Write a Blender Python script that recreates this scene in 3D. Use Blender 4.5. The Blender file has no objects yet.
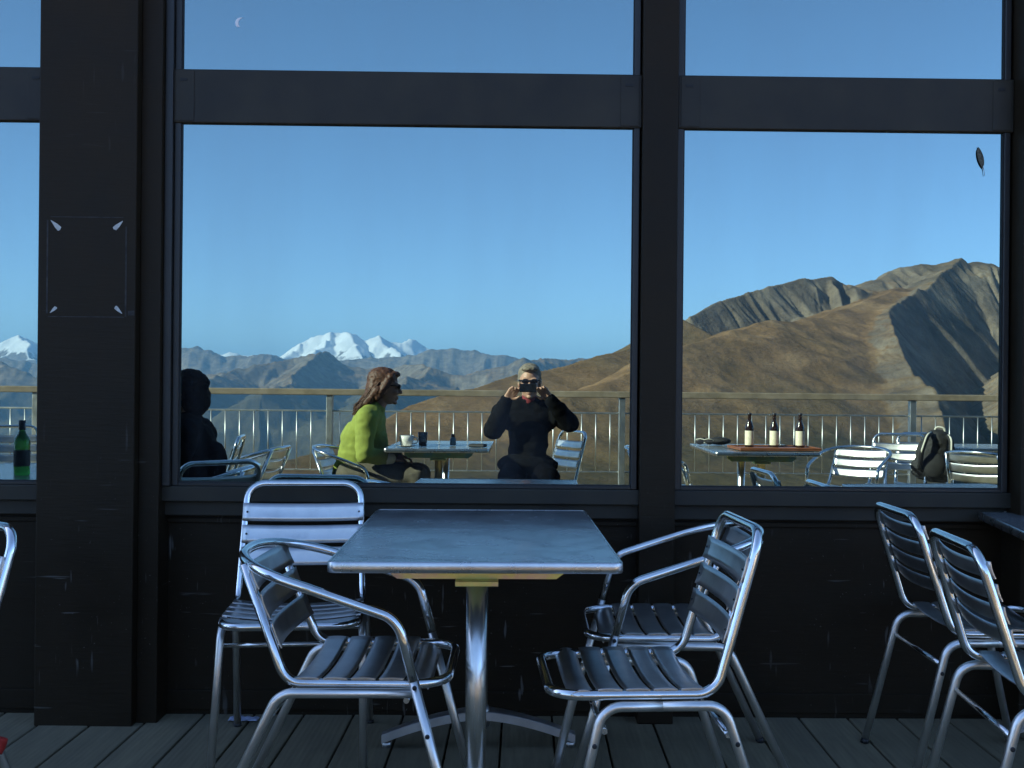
import bpy, bmesh, math, random
import numpy as np
from mathutils import Vector, Matrix, noise as mnoise
random.seed(7)
rad = math.radians
PI = math.pi
sc = bpy.context.scene
COL = sc.collection

# ------------------------------------------------------------------ helpers
def tag(o, label=None, cat=None, group=None, kind=None):
    if label: o['label'] = label
    if cat: o['category'] = cat
    if group: o['group'] = group
    if kind: o['kind'] = kind
    return o

def empty(name, loc=(0, 0, 0), rz=0.0):
    o = bpy.data.objects.new(name, None)
    o.empty_display_size = 0.1
    COL.objects.link(o)
    o.location = loc
    o.rotation_euler = (0, 0, rz)
    return o

def link_mesh(name, me, mat, parent=None):
    o = bpy.data.objects.new(name, me)
    COL.objects.link(o)
    if mat is not None:
        me.materials.clear()
        me.materials.append(mat)
    if parent: o.parent = parent
    return o

def copy_tree(o, parent=None):
    c = o.copy()
    COL.objects.link(c)
    c.parent = parent
    for ch in list(o.children):
        copy_tree(ch, c)
    return c

def fillet(pts, radii, closed=False, n=7):
    """polyline with rounded corners"""
    P = [Vector(p) for p in pts]
    N = len(P)
    out = []
    for i, p in enumerate(P):
        if not closed and i in (0, N - 1):
            out.append(p.copy()); continue
        a = P[(i - 1) % N]; b = P[(i + 1) % N]
        u = (a - p); v = (b - p)
        lu, lv = u.length, v.length
        u.normalize(); v.normalize()
        ang = u.angle(v)
        r = radii[i] if isinstance(radii, (list, tuple)) else radii
        if r <= 0 or ang > PI - .01:
            out.append(p.copy()); continue
        t = min(r / math.tan(ang / 2), lu * .49 if closed or 0 < i - 1 else lu * .95, lv * .49 if closed or i + 1 < N - 1 else lv * .95)
        r = t * math.tan(ang / 2)
        c = p + (u + v).normalized() * (r / math.sin(ang / 2))
        s = p + u * t - c
        e = p + v * t - c
        tot = s.angle(e)
        ax = s.cross(e).normalized()
        for k in range(n + 1):
            out.append(c + Matrix.Rotation(tot * k / n, 3, ax) @ s)
    return out

class MB:
    def __init__(self):
        self.bm = bmesh.new()
    def box(self, lo, hi, bev=0.0, seg=2, M=None):
        bm = self.bm
        vs = [bm.verts.new((x, y, z)) for x in (lo[0], hi[0]) for y in (lo[1], hi[1]) for z in (lo[2], hi[2])]
        fs = []
        for q in ((0, 1, 3, 2), (4, 6, 7, 5), (0, 4, 5, 1), (2, 3, 7, 6), (0, 2, 6, 4), (1, 5, 7, 3)):
            fs.append(bm.faces.new([vs[i] for i in q]))
        if bev > 0:
            es = list({e for f in fs for e in f.edges})
            r = bmesh.ops.bevel(bm, geom=es, offset=bev, segments=seg, affect='EDGES', profile=.5)
            vs = list({v for f in r['faces'] for v in f.verts} | {v for v in vs if v.is_valid})
        if M is not None:
            bmesh.ops.transform(bm, matrix=M, verts=vs)
        return self
    def tube(self, path, r, seg=12, closed=False, cap=True):
        bm = self.bm
        P = [Vector(p) for p in path]
        Q = [P[0]]
        for p in P[1:]:
            if (p - Q[-1]).length > 1e-5: Q.append(p)
        if closed and (Q[0] - Q[-1]).length < 1e-5: Q.pop()
        P = Q; N = len(P)
        T = []
        for i in range(N):
            if closed: t = P[(i + 1) % N] - P[i - 1]
            elif i == 0: t = P[1] - P[0]
            elif i == N - 1: t = P[-1] - P[-2]
            else: t = (P[i + 1] - P[i]).normalized() + (P[i] - P[i - 1]).normalized()
            T.append(t.normalized())
        ref = Vector((0, 0, 1)) if abs(T[0].z) < .9 else Vector((1, 0, 0))
        nrm = (ref - T[0] * ref.dot(T[0])).normalized()
        frames = []
        for i in range(N):
            if i > 0:
                nrm = (nrm - T[i] * nrm.dot(T[i])).normalized()
            frames.append((nrm.copy(), T[i].cross(nrm)))
        twist = 0.0
        if closed:
            n2 = (nrm - T[0] * nrm.dot(T[0])).normalized()
            a = frames[0]
            twist = math.atan2(n2.dot(a[1]), n2.dot(a[0]))
        rings = []
        rr = r if isinstance(r, (list, tuple)) else [r] * N
        for i in range(N):
            n_, b_ = frames[i]
            off = -twist * i / N if closed else 0
            rings.append([bm.verts.new(P[i] + (n_ * math.cos(2 * PI * k / seg + off) + b_ * math.sin(2 * PI * k / seg + off)) * rr[i]) for k in range(seg)])
        m = N if closed else N - 1
        for i in range(m):
            A = rings[i]; B = rings[(i + 1) % N]
            for k in range(seg):
                f = bm.faces.new((A[k], A[(k + 1) % seg], B[(k + 1) % seg], B[k]))
                f.smooth = True
        if cap and not closed:
            bm.faces.new(list(reversed(rings[0]))); bm.faces.new(rings[-1])
        return self
    def lathe(self, prof, seg=24, M=None, cap=True):
        bm = self.bm
        rings = []
        allv = []
        for (r, z) in prof:
            ring = [bm.verts.new((r * math.cos(2 * PI * k / seg), r * math.sin(2 * PI * k / seg), z)) for k in range(seg)]
            rings.append(ring); allv += ring
        for A, B in zip(rings, rings[1:]):
            for k in range(seg):
                f = bm.faces.new((A[k], A[(k + 1) % seg], B[(k + 1) % seg], B[k])); f.smooth = True
        if cap:
            bm.faces.new(list(reversed(rings[0]))); bm.faces.new(rings[-1])
        if M is not None: bmesh.ops.transform(bm, matrix=M, verts=allv)
        return self
    def grid(self, fn, nu, nv, th=0.0, smooth=True):
        """fn(u,v)->(point, normal); closed thin slab of thickness th"""
        bm = self.bm
        top = [[None] * (nv + 1) for _ in range(nu + 1)]
        bot = [[None] * (nv + 1) for _ in range(nu + 1)]
        for i in range(nu + 1):
            for j in range(nv + 1):
                p, n = fn(i / nu, j / nv)
                p = Vector(p); n = Vector(n)
                top[i][j] = bm.verts.new(p + n * th / 2)
                bot[i][j] = bm.verts.new(p - n * th / 2)
        for i in range(nu):
            for j in range(nv):
                a = bm.faces.new((top[i][j], top[i + 1][j], top[i + 1][j + 1], top[i][j + 1]))
                b = bm.faces.new((bot[i][j], bot[i][j + 1], bot[i + 1][j + 1], bot[i + 1][j]))
                a.smooth = b.smooth = smooth
        for i in range(nu):
            bm.faces.new((top[i][0], bot[i][0], bot[i + 1][0], top[i + 1][0]))
            bm.faces.new((top[i][nv], top[i + 1][nv], bot[i + 1][nv], bot[i][nv]))
        for j in range(nv):
            bm.faces.new((top[0][j], top[0][j + 1], bot[0][j + 1], bot[0][j]))
            bm.faces.new((top[nu][j], bot[nu][j], bot[nu][j + 1], top[nu][j + 1]))
        return self
    def prism(self, outline, z0, z1, M=None):
        bm = self.bm
        A = [bm.verts.new((x, y, z0)) for x, y in outline]
        B = [bm.verts.new((x, y, z1)) for x, y in outline]
        bm.faces.new(list(reversed(A))); bm.faces.new(B)
        n = len(A)
        for k in range(n):
            bm.faces.new((A[k], A[(k + 1) % n], B[(k + 1) % n], B[k]))
        if M is not None: bmesh.ops.transform(bm, matrix=M, verts=A + B)
        return self
    def ball(self, c, r, seg=16, M=None):
        if not isinstance(r, (tuple, list, Vector)): r = (r, r, r)
        mat = Matrix.Translation(c) @ (M.to_4x4() if M is not None else Matrix.Identity(4)) @ Matrix.Diagonal((r[0], r[1], r[2], 1))
        q = bmesh.ops.create_uvsphere(self.bm, u_segments=seg, v_segments=max(6, seg * 2 // 3), radius=1, matrix=mat)
        for v in q['verts']:
            for f in v.link_faces: f.smooth = True
        return self
    def cap(self, a, b, ra, rb=None, seg=14):
        """tapered capsule"""
        rb = ra if rb is None else rb
        a = Vector(a); b = Vector(b)
        d = (b - a); L = max(d.length, 1e-6); d = d / L
        path = []; rr = []
        for k in range(1, 6):
            t = -PI / 2 + PI / 2 * k / 6
            path.append(a + d * ra * math.sin(t)); rr.append(ra * math.cos(t))
        for k in range(0, 5):
            path.append(a + d * L * k / 4); rr.append(ra + (rb - ra) * k / 4)
        for k in range(1, 6):
            t = PI / 2 * k / 6
            path.append(b + d * rb * math.sin(t)); rr.append(rb * math.cos(t))
        return self.tube(path, rr, seg)
    def mesh(self, name):
        bmesh.ops.recalc_face_normals(self.bm, faces=self.bm.faces[:])
        me = bpy.data.meshes.new(name)
        self.bm.to_mesh(me); self.bm.free()
        return me
    def build(self, name, mat, parent=None):
        return link_mesh(name, self.mesh(name), mat, parent)

def remeshed(mb, name, mat, parent, voxel=.008, smooth=6, wrinkle=0.0, wscale=9.0, seed=0.0):
    """fuse the volumes of mb into one continuous skin"""
    me = mb.mesh(name)
    o = bpy.data.objects.new(name, me)
    COL.objects.link(o)
    m = o.modifiers.new('r', 'REMESH'); m.mode = 'VOXEL'; m.voxel_size = voxel; m.use_smooth_shade = True
    s = o.modifiers.new('s', 'SMOOTH'); s.iterations = smooth; s.factor = .5
    dg = bpy.context.evaluated_depsgraph_get()
    me2 = bpy.data.meshes.new_from_object(o.evaluated_get(dg))
    me2.name = name
    bpy.data.objects.remove(o)
    if wrinkle:
        ns = [v.normal.copy() for v in me2.vertices]
        for v, n in zip(me2.vertices, ns):
            q = v.co * wscale
            q = Vector((q.x + seed, q.y, q.z * 1.6))
            k = 1 - abs(mnoise.noise(q)) * 2.2
            v.co += n * wrinkle * (k + .5 * mnoise.noise(q * 2.7))
    for p in me2.polygons: p.use_smooth = True
    return link_mesh(name, me2, mat, parent)

# ------------------------------------------------------------------ materials
def new_mat(name):
    m = bpy.data.materials.new(name); m.use_nodes = True
    nt = m.node_tree
    return m, nt, nt.nodes['Principled BSDF']

def N(nt, t, **kw):
    n = nt.nodes.new(t)
    for k, v in kw.items():
        if k.startswith('in_'):
            n.inputs[k[3:].replace('_', ' ')].default_value = v
        else: setattr(n, k, v)
    return n

def ramp(nt, fac, stops):
    r = N(nt, 'ShaderNodeValToRGB')
    e = r.color_ramp.elements
    while len(e) < len(stops): e.new(.5)
    for q, (p, c) in zip(e, stops):
        q.position = p; q.color = (*c, 1) if len(c) == 3 else c
    nt.links.new(fac, r.inputs[0])
    return r.outputs[0]

def objco(nt, scale=(1, 1, 1), rot=(0, 0, 0), world=False):
    if world:
        g = N(nt, 'ShaderNodeNewGeometry').outputs['Position']
    else:
        g = N(nt, 'ShaderNodeTexCoord').outputs['Object']
    mp = N(nt, 'ShaderNodeMapping')
    mp.inputs['Scale'].default_value = scale
    mp.inputs['Rotation'].default_value = rot
    nt.links.new(g, mp.inputs[0])
    return mp.outputs[0]

def noise_fac(nt, co, scale, detail=4, rough=.55):
    n = N(nt, 'ShaderNodeTexNoise')
    n.inputs['Scale'].default_value = scale; n.inputs['Detail'].default_value = detail; n.inputs['Roughness'].default_value = rough
    nt.links.new(co, n.inputs['Vector'])
    return n.outputs['Fac']

def plain(name, col, rough=.5, metal=0.0, var=.25, scale=12.0, bump=0.0, bscale=60.0, **kw):
    m, nt, b = new_mat(name)
    co = objco(nt)
    f = noise_fac(nt, co, scale)
    lo = tuple(c * (1 - var) for c in col); hi = tuple(min(1, c * (1 + var)) for c in col)
    nt.links.new(ramp(nt, f, [(.3, lo), (.7, hi)]), b.inputs['Base Color'])
    b.inputs['Roughness'].default_value = rough; b.inputs['Metallic'].default_value = metal
    for k, v in kw.items(): b.inputs[k.replace('_', ' ')].default_value = v
    if bump:
        bp = N(nt, 'ShaderNodeBump'); bp.inputs['Strength'].default_value = bump; bp.inputs['Distance'].default_value = .002
        nt.links.new(noise_fac(nt, co, bscale), bp.inputs['Height']); nt.links.new(bp.outputs[0], b.inputs['Normal'])
    return m

def math_n(nt, op, a, b=None, clamp=False):
    n = N(nt, 'ShaderNodeMath', operation=op); n.use_clamp = clamp
    for i, x in enumerate((a, b)):
        if x is None: continue
        if isinstance(x, (int, float)): n.inputs[i].default_value = x
        else: nt.links.new(x, n.inputs[i])
    return n.outputs[0]

def mix_col(nt, fac, a, b):
    n = N(nt, 'ShaderNodeMix', data_type='RGBA')
    for s, x in (('Factor', fac), ('A', a), ('B', b)):
        sk = [i for i in n.inputs if i.name == s and (i.type == 'RGBA' or s == 'Factor')][0]
        if isinstance(x, (int, float)): sk.default_value = x
        elif isinstance(x, tuple): sk.default_value = (*x, 1)
        else: nt.links.new(x, sk)
    return [o for o in n.outputs if o.type == 'RGBA'][0]

def mat_black_paint():
    m, nt, b = new_mat('black_paint')
    co = objco(nt, world=True)
    f = noise_fac(nt, co, 1.7, 6, .65)
    base = ramp(nt, f, [(.3, (.0155, .0108, .0060)), (.72, (.030, .0205, .0112))])
    # thin scratches: stretched noise, two directions, broken up by a large mask
    facs = []
    for sx, sz, rr, sc_, th in ((46, 6.5, .25, 1.0, .70), (38, 5, -.35, 1.0, .705), (4.5, 60, .12, 1.0, .70), (120, 120, 0, 1.0, .72)):
        c2 = objco(nt, (sx, 3, sz), (0, rr, 0), world=True)
        g = noise_fac(nt, c2, sc_, 2, .5)
        facs.append(math_n(nt, 'MULTIPLY', math_n(nt, 'SUBTRACT', g, th), 22.0, True))
    s = facs[0]
    for g in facs[1:]: s = math_n(nt, 'MAXIMUM', s, g)
    mk = noise_fac(nt, objco(nt, (2.5, 2.5, 2.5), world=True), 1.0, 3)
    mk = math_n(nt, 'MULTIPLY', math_n(nt, 'SUBTRACT', mk, .42), 5.0, True)
    s = math_n(nt, 'MULTIPLY', s, mk, True)
    sz_ = N(nt, 'ShaderNodeSeparateXYZ'); nt.links.new(N(nt, 'ShaderNodeNewGeometry').outputs['Position'], sz_.inputs[0])
    kick = math_n(nt, 'ADD', math_n(nt, 'MULTIPLY', math_n(nt, 'SUBTRACT', 1.15, sz_.outputs[2]), 2.0, True), .12, True)
    s = math_n(nt, 'MULTIPLY', s, kick, True)
    nt.links.new(mix_col(nt, math_n(nt, 'MULTIPLY', s, .55), base, (.22, .21, .19)), b.inputs['Base Color'])
    nt.links.new(ramp(nt, f, [(.3, (.38,) * 3), (.7, (.6,) * 3)]), b.inputs['Roughness'])
    b.inputs['Specular IOR Level'].default_value = .16
    bp = N(nt, 'ShaderNodeBump'); bp.inputs['Strength'].default_value = .25; bp.inputs['Distance'].default_value = .003
    nt.links.new(noise_fac(nt, objco(nt, (6, 6, 60), world=True), 2.0, 4), bp.inputs['Height'])
    nt.links.new(bp.outputs[0], b.inputs['Normal'])
    return m

def mat_glass():
    """solar-control glazing: a strongly reflecting coated pane with a faint film of dust"""
    m, nt, b = new_mat('reflective_glazing')
    b.inputs['Metallic'].default_value = 1.0
    b.inputs['Roughness'].default_value = 0.0
    b.inputs['Base Color'].default_value = (.295, .392, .385, 1)
    d = N(nt, 'ShaderNodeBsdfDiffuse'); d.inputs['Color'].default_value = (.35, .36, .38, 1)
    co = objco(nt, (1.3, 1, .22), world=True)
    f = noise_fac(nt, co, 2.5, 6, .6)
    f2 = noise_fac(nt, objco(nt, (90, 90, 90), world=True), 1.0, 2)
    sp = math_n(nt, 'MULTIPLY', math_n(nt, 'SUBTRACT', f2, .74), 6.0, True)
    fac = math_n(nt, 'ADD', math_n(nt, 'MULTIPLY', math_n(nt, 'SUBTRACT', f, .43), .26, True), math_n(nt, 'MULTIPLY', sp, .10), True)
    mx = N(nt, 'ShaderNodeMixShader')
    nt.links.new(fac, mx.inputs[0]); nt.links.new(b.outputs[0], mx.inputs[1]); nt.links.new(d.outputs[0], mx.inputs[2])
    nt.links.new(mx.outputs[0], nt.nodes['Material Output'].inputs[0])
    return m

def mat_metal(name, col=(.80, .80, .80), rough=.22, stretch=(1, 1, 1), wear=.10, bump=.05, lov=.82):
    m, nt, b = new_mat(name)
    b.inputs['Metallic'].default_value = 1.0
    co = objco(nt, stretch)
    f = noise_fac(nt, co, 14, 5, .6)
    f2 = noise_fac(nt, objco(nt, (1, 1, 1)), 70, 3)
    lo = tuple(c * lov for c in col)
    nt.links.new(ramp(nt, f, [(.3, lo), (.65, col)]), b.inputs['Base Color'])
    r = math_n(nt, 'ADD', math_n(nt, 'MULTIPLY', f, wear * 2), rough - wear)
    nt.links.new(r, b.inputs['Roughness'])
    if bump:
        bp = N(nt, 'ShaderNodeBump'); bp.inputs['Strength'].default_value = bump; bp.inputs['Distance'].default_value = .001
        nt.links.new(f2, bp.inputs['Height']); nt.links.new(bp.outputs[0], b.inputs['Normal'])
    return m

def mat_tabletop():
    m, nt, b = new_mat('veined_table_laminate')
    co = objco(nt, (1, 1, 1))
    f = noise_fac(nt, co, 5, 7, .7)
    w = N(nt, 'ShaderNodeTexNoise'); w.inputs['Scale'].default_value = 2.6; w.inputs['Detail'].default_value = 6; w.inputs['Distortion'].default_value = 1.2
    nt.links.new(co, w.inputs['Vector'])
    vein = math_n(nt, 'ABSOLUTE', math_n(nt, 'SUBTRACT', w.outputs['Fac'], .5))
    vein = math_n(nt, 'SUBTRACT', 1.0, math_n(nt, 'MULTIPLY', vein, 22.0, True), True)
    fine = noise_fac(nt, objco(nt, (3, 60, 3)), 6, 3)
    base = ramp(nt, f, [(.28, (.13, .142, .145)), (.7, (.23, .245, .245))])
    base = mix_col(nt, math_n(nt, 'MULTIPLY', vein, .4), base, (.035, .045, .05))
    sp_ = N(nt, 'ShaderNodeSeparateXYZ'); nt.links.new(co, sp_.inputs[0])
    ln = math_n(nt, 'ABSOLUTE', math_n(nt, 'ADD', math_n(nt, 'SUBTRACT', sp_.outputs[1], .045), math_n(nt, 'MULTIPLY', math_n(nt, 'SUBTRACT', w.outputs['Fac'], .5), .06)))
    ln = math_n(nt, 'MULTIPLY', math_n(nt, 'SUBTRACT', 1.0, math_n(nt, 'MULTIPLY', ln, 90.0, True), True), .5)
    base = mix_col(nt, ln, base, (.42, .42, .41))
    nt.links.new(base, b.inputs['Base Color'])
    b.inputs['Specular IOR Level'].default_value = .5
    r = math_n(nt, 'ADD', math_n(nt, 'MULTIPLY', f, .34), .0)
    r = math_n(nt, 'ADD', r, math_n(nt, 'MULTIPLY', fine, .05))
    r = math_n(nt, 'ADD', r, math_n(nt, 'MULTIPLY', vein, .05))
    nt.links.new(r, b.inputs['Roughness'])
    return m

def mat_deck():
    m, nt, b = new_mat('deck_boards')
    co = objco(nt, (9, .9, 9), world=True)
    f = noise_fac(nt, co, 4, 6, .65)
    g = noise_fac(nt, objco(nt, (5.7, .12, 1), world=True), 1.0, 1)
    base = ramp(nt, f, [(.25, (.19, .162, .105)), (.75, (.33, .285, .18))])
    base = mix_col(nt, ramp(nt, g, [(.35, (0, 0, 0)), (.65, (.5, .5, .5))]), base, (.185, .162, .112))
    st = noise_fac(nt, objco(nt, (1, 1, 1), world=True), 2.3, 6, .7)
    base = mix_col(nt, math_n(nt, 'MULTIPLY', math_n(nt, 'SUBTRACT', st, .52), 1.6, True), base, (.11, .10, .085))
    nt.links.new(base, b.inputs['Base Color'])
    b.inputs['Roughness'].default_value = .7
    b.inputs['Specular IOR Level'].default_value = .3
    bp = N(nt, 'ShaderNodeBump'); bp.inputs['Strength'].default_value = .5; bp.inputs['Distance'].default_value = .003
    rib = N(nt, 'ShaderNodeTexWave'); rib.inputs['Scale'].default_value = 18; rib.inputs['Distortion'].default_value = .3
    nt.links.new(objco(nt, world=True), rib.inputs['Vector'])
    nt.links.new(math_n(nt, 'ADD', math_n(nt, 'MULTIPLY', rib.outputs['Fac'], .35), f), bp.inputs['Height']); nt.links.new(bp.outputs[0], b.inputs['Normal'])
    return m

def mat_iridescent():
    m, nt, b = new_mat('yellow_zinc_plate')
    b.inputs['Metallic'].default_value = 1.0; b.inputs['Roughness'].default_value = .38
    f = noise_fac(nt, objco(nt, (9, 2, 9)), 1.0, 3)
    nt.links.new(ramp(nt, f, [(.30, (.35, .55, .42)), (.42, (.70, .70, .26)), (.54, (.80, .68, .26)), (.66, (.78, .50, .40)), (.72, (.45, .50, .55))]), b.inputs['Base Color'])
    return m

MAT = dict(
    paint=mat_black_paint(),
    sill=plain('dark_brown_wood', (.020, .0155, .0078), .6, var=.4, scale=6, bump=.3, bscale=20),
    glass=mat_glass(),
    dark_alu=plain('dark_anodised_frame', (.018, .016, .014), .42, var=.2, scale=5),
    gasket=plain('rubber_gasket', (.006, .006, .007), .6),
    roof=plain('grey_metal_roof', (.12, .12, .13), .5, var=.2),
    tube=mat_metal('polished_aluminium_tube', (.90, .89, .87), .13, wear=.03, bump=0),
    leg=mat_metal('worn_aluminium_leg', (.88, .855, .81), .34, wear=.03, bump=0, lov=.90),
    slat=mat_metal('brushed_aluminium_slat', (.72, .71, .69), .36, (1, 1, 1), .06, .03),
    top=mat_tabletop(),
    band=mat_metal('dented_aluminium_edge', (.74, .72, .70), .28, (1, 1, 1), .08, .15),
    stem=mat_metal('polished_table_stem', (.90, .87, .81), .27, wear=.008, bump=0, lov=.96),
    cast=mat_metal('cast_aluminium_foot', (.74, .74, .74), .42, wear=.12, bump=.4),
    zinc=mat_iridescent(),
    plastic=plain('black_plastic', (.015, .015, .016), .45),
    scratch=plain('pale_scratch', (.93, .94, .95), .8, var=.04),
    tape=plain('white_adhesive_tape', (.55, .54, .50), .7, var=.2, scale=60),
    ghost=plain('dried_glue_line', (.030, .027, .024), .75, var=.7, scale=40),
    deck=mat_deck(),
    rail=mat_metal('galvanised_baluster', (.62, .62, .60), .42, wear=.12, bump=.1),
    handrail=plain('weathered_larch_handrail', (.235, .19, .14), .75, var=.3, scale=8, bump=.4),
)
SUN_E = 5.0; SKY_S = .125; SKY_AIR = .75; SKY_DUST = 2.0; SKY_OZ = 3.2; EXPO = 1.72
HAZE_C = (.27,.58,1,1); HAZE_D = 3.6e-5
# ------------------------------------------------------------------ camera, sun, sky
cam_d = bpy.data.cameras.new('camera')
cam = bpy.data.objects.new('camera', cam_d); COL.objects.link(cam)
cam_d.sensor_width = 36.0
cam_d.lens = 36.0 * 1100 / 1024
cam_d.shift_x = -23.5 / 1024
cam_d.shift_y = 3.0 / 1024
cam_d.clip_start = .01; cam_d.clip_end = 300000
cam.location = (0, 0, 1.16)
cam.rotation_mode = 'QUATERNION'
cam.rotation_quaternion = (Matrix.Rotation(rad(-.6), 3, 'Z') @ Matrix.Rotation(rad(90), 3, 'X') @ Matrix.Rotation(.0095, 3, 'Z')).to_quaternion()
sc.camera = cam

SUN_AZ, SUN_EL = rad(67), rad(29)      # azimuth from +Y towards -X (over the cafe roof, from the left)
sdir = Vector((-math.sin(SUN_AZ) * math.cos(SUN_EL), math.cos(SUN_AZ) * math.cos(SUN_EL), math.sin(SUN_EL)))
sun_d = bpy.data.lights.new('sun', 'SUN'); sun_d.energy = SUN_E; sun_d.angle = rad(.53); sun_d.color = (1, .88, .71)
sun = bpy.data.objects.new('sun', sun_d); COL.objects.link(sun)
sun.rotation_mode = 'QUATERNION'; sun.rotation_quaternion = sdir.to_track_quat('Z', 'Y')
sun.location = sdir * 30

wd = bpy.data.worlds.new('World'); sc.world = wd; wd.use_nodes = True
nt = wd.node_tree
sky = N(nt, 'ShaderNodeTexSky'); sky.sky_type = 'NISHITA'; sky.sun_disc = False
sky.sun_elevation = SUN_EL; sky.sun_rotation = -SUN_AZ
sky.altitude = 2300; sky.air_density = SKY_AIR; sky.dust_density = SKY_DUST; sky.ozone_density = SKY_OZ
bg = nt.nodes['Background']; bg.inputs['Strength'].default_value = SKY_S
nt.links.new(sky.outputs[0], bg.inputs['Color'])

sc.view_settings.view_transform = 'Standard'; sc.view_settings.look = 'None'
sc.view_settings.exposure = EXPO; sc.view_settings.gamma = 1.0
sc.view_settings.use_curve_mapping = False
cy = sc.cycles
cy.use_denoising = True
try: cy.denoiser = 'OPENIMAGEDENOISE'
except Exception: pass
cy.max_bounces = 8; cy.diffuse_bounces = 3; cy.glossy_bounces = 6; cy.transmission_bounces = 6; cy.transparent_max_bounces = 8
cy.volume_bounces = 0
cy.caustics_reflective = False; cy.caustics_refractive = False
cy.sample_clamp_indirect = 4.0

# ------------------------------------------------------------------ mountains: one sheet of ground
RIDGES = dict(
A=[(-26000, -25992, 450), (-18165, -25992, 647), (-15135, -25992, 1000), (-13735, -25992, 1180), (-12334, -25992, 1380), (-12053, -25992, 1320), (-11394, -25992, 960), (-9984, -25992, 398), (-8109, -25992, 558), (-5642, -25992, 723), (-5057, -25992, 1036), (-4453, -25492, 1206), (-4131, -25492, 1255), (-3899, -25492, 1188), (-3666, -25492, 1005), (-3390, -25492, 1124), (-3064, -25492, 942), (-2832, -25492, 880), (-2582, -25992, 960), (-2226, -25992, 850), (-1281, -25992, 640), (374, -25992, 451), (4163, -25992, 393), (20000, -25000, 500)],
B=[(-11874, -16992, 117), (-8977, -16992, 237), (-8061, -16992, 369), (-7478, -16992, 221), (-6222, -16992, 356), (-5303, -16992, 519), (-4996, -16992, 507), (-4534, -16992, 419), (-4043, -16992, 485), (-3612, -16992, 412), (-2841, -16992, 327), (-1918, -16992, 413), (-1302, -16992, 512), (-1040, -16992, 561), (-684, -16992, 503), (-421, -16992, 459), (-96, -16992, 354), (1241, -17992, 388), (1897, -17992, 361), (3703, -17992, 379), (16000, -16000, 500)],
C1=[(-3935, -10492, -85), (-3273, -10492, 55), (-2752, -10492, 98), (-2336, -10992, 207), (-1959, -10992, 301), (-1719, -10992, 193), (-1389, -10992, 137), (-856, -9992, 219), (-655, -9992, 112), (-401, -9992, 133), (-38, -9992, 191), (558, -10992, 235), (1761, -10992, 227), (9000, -11000, 350)],
C2=[(-1959, -10992, 301), (-1988, -9992, 117), (-1951, -8992, -2), (-1842, -7992, -97)],
C3=[(-856, -9992, 219), (-891, -8992, 65), (-960, -8192, -31), (-966, -7392, -96)],
C4=[(-4800, -11000, 60), (-5452, -11492, 167), (-6072, -11492, 98), (-8381, -11992, 18), (-14000, -10000, 200)],
C5=[(-2752, -10492, 98), (-2703, -9492, 0), (-2572, -8492, -93)],
E=[(-230, -420, -75), (-165, -612, -50.5), (-140, -792, -46.0), (-128, -912, -34.4), (-108, -1042, -19.0), (-85, -1112, -11.0), (-49, -1212, .6), (-5, -1312, 15.4), (46, -1392, 28.2), (102, -1472, 42.4), (148, -1532, 55.7), (229, -1612, 103.5)],
EB=[(262, -1712, 108), (320, -1792, 140.1), (403, -1872, 169.2), (489, -1942, 194.0), (549, -1992, 203.1), (582, -2032, 199.9), (626, -2092, 196.5)],
E2=[(551, -2002, 204.1), (585, -2042, 200.9), (620, -2072, 194.6), (664, -2102, 205.5), (730, -2172, 226.6), (746, -2172, 236.7), (837, -2202, 244), (920, -2232, 252), (975, -2232, 250), (1320, -2302, 285), (2129, -2372, 294.1), (5000, -1500, 420)],
F=[(877, -2202, 257.4), (773, -2042, 208.5), (647, -1842, 157.3), (573, -1712, 124.1), (518, -1512, 78.0), (481, -1342, 32.7), (458, -1212, -3.5), (408, -1052, -46.4)],
K=[(33, -982, -10.3), (112, -1152, 14.8), (204, -1342, 53.4), (326, -1512, 91.4), (444, -1642, 109.0), (570, -1812, 147.5), (677, -1972, 186.2)],
A2=[(-4453, -25492, 1206), (-4399, -24192, 857), (-4351, -22592, 552)] ,
A3=[(-4131, -25492, 1255), (-3764, -24192, 907), (-3328, -22592, 521)] ,
A4=[(-3390, -25492, 1124), (-2859, -23792, 728), (-2424, -22392, 444)] ,
A5=[(-12053, -25992, 1320), (-10820, -23992, 780), (-9938, -22492, 352)] ,
A6=[(-5057, -25992, 1036), (-5094, -24592, 731), (-5096, -23192, 476)] ,
A7=[(-2273, -25992, 709), (-2315, -23992, 522)] ,
G=[(1300, -2172, 246.0), (960, -1772, 145.8), (790, -1512, 70.7), (690, -1312, 15.0), (590, -1112, -38.2)],
)
# slope on the side of the terrace (or left of the line), slope on the other side, gully wavelength, gully depth, roughness, grassiness
RP = dict(A2=(.6, .62, 600, 60, .8, 0), A3=(.55, .65, 600, 60, .8, 0), A4=(.5, .62, 600, 60, .8, 0), A5=(.6, .6, 600, 60, .8, 0), A6=(.6, .6, 600, 60, .8, 0), A7=(.6, .6, 600, 40, 1.0, 0), A=(.55, .7, 900, 60, 1.0, 0), B=(.45, .6, 430, 110, .8, 0), C1=(.46, .6, 360, 75, .8, .25), C2=(.50, .62, 400, 40, .8, .25), C3=(.5, .62, 400, 40, .8, .25),
          C4=(.46, .6, 480, 70, 1.0, .2), C5=(.5, .6, 400, 40, .8, .2), E=(.115, .55, 170, 3.5, .22, 1.0), EB=(1.05, .75, 32, 26, .4, .05), E2=(.95, .4, 48, 30, .6, .25),
          K=(.30, .22, 110, 6, .35, .95), F=(.33, 1.2, 70, 16, .6, .30), G=(.6, .6, 70, 10, .4, .5))

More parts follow.
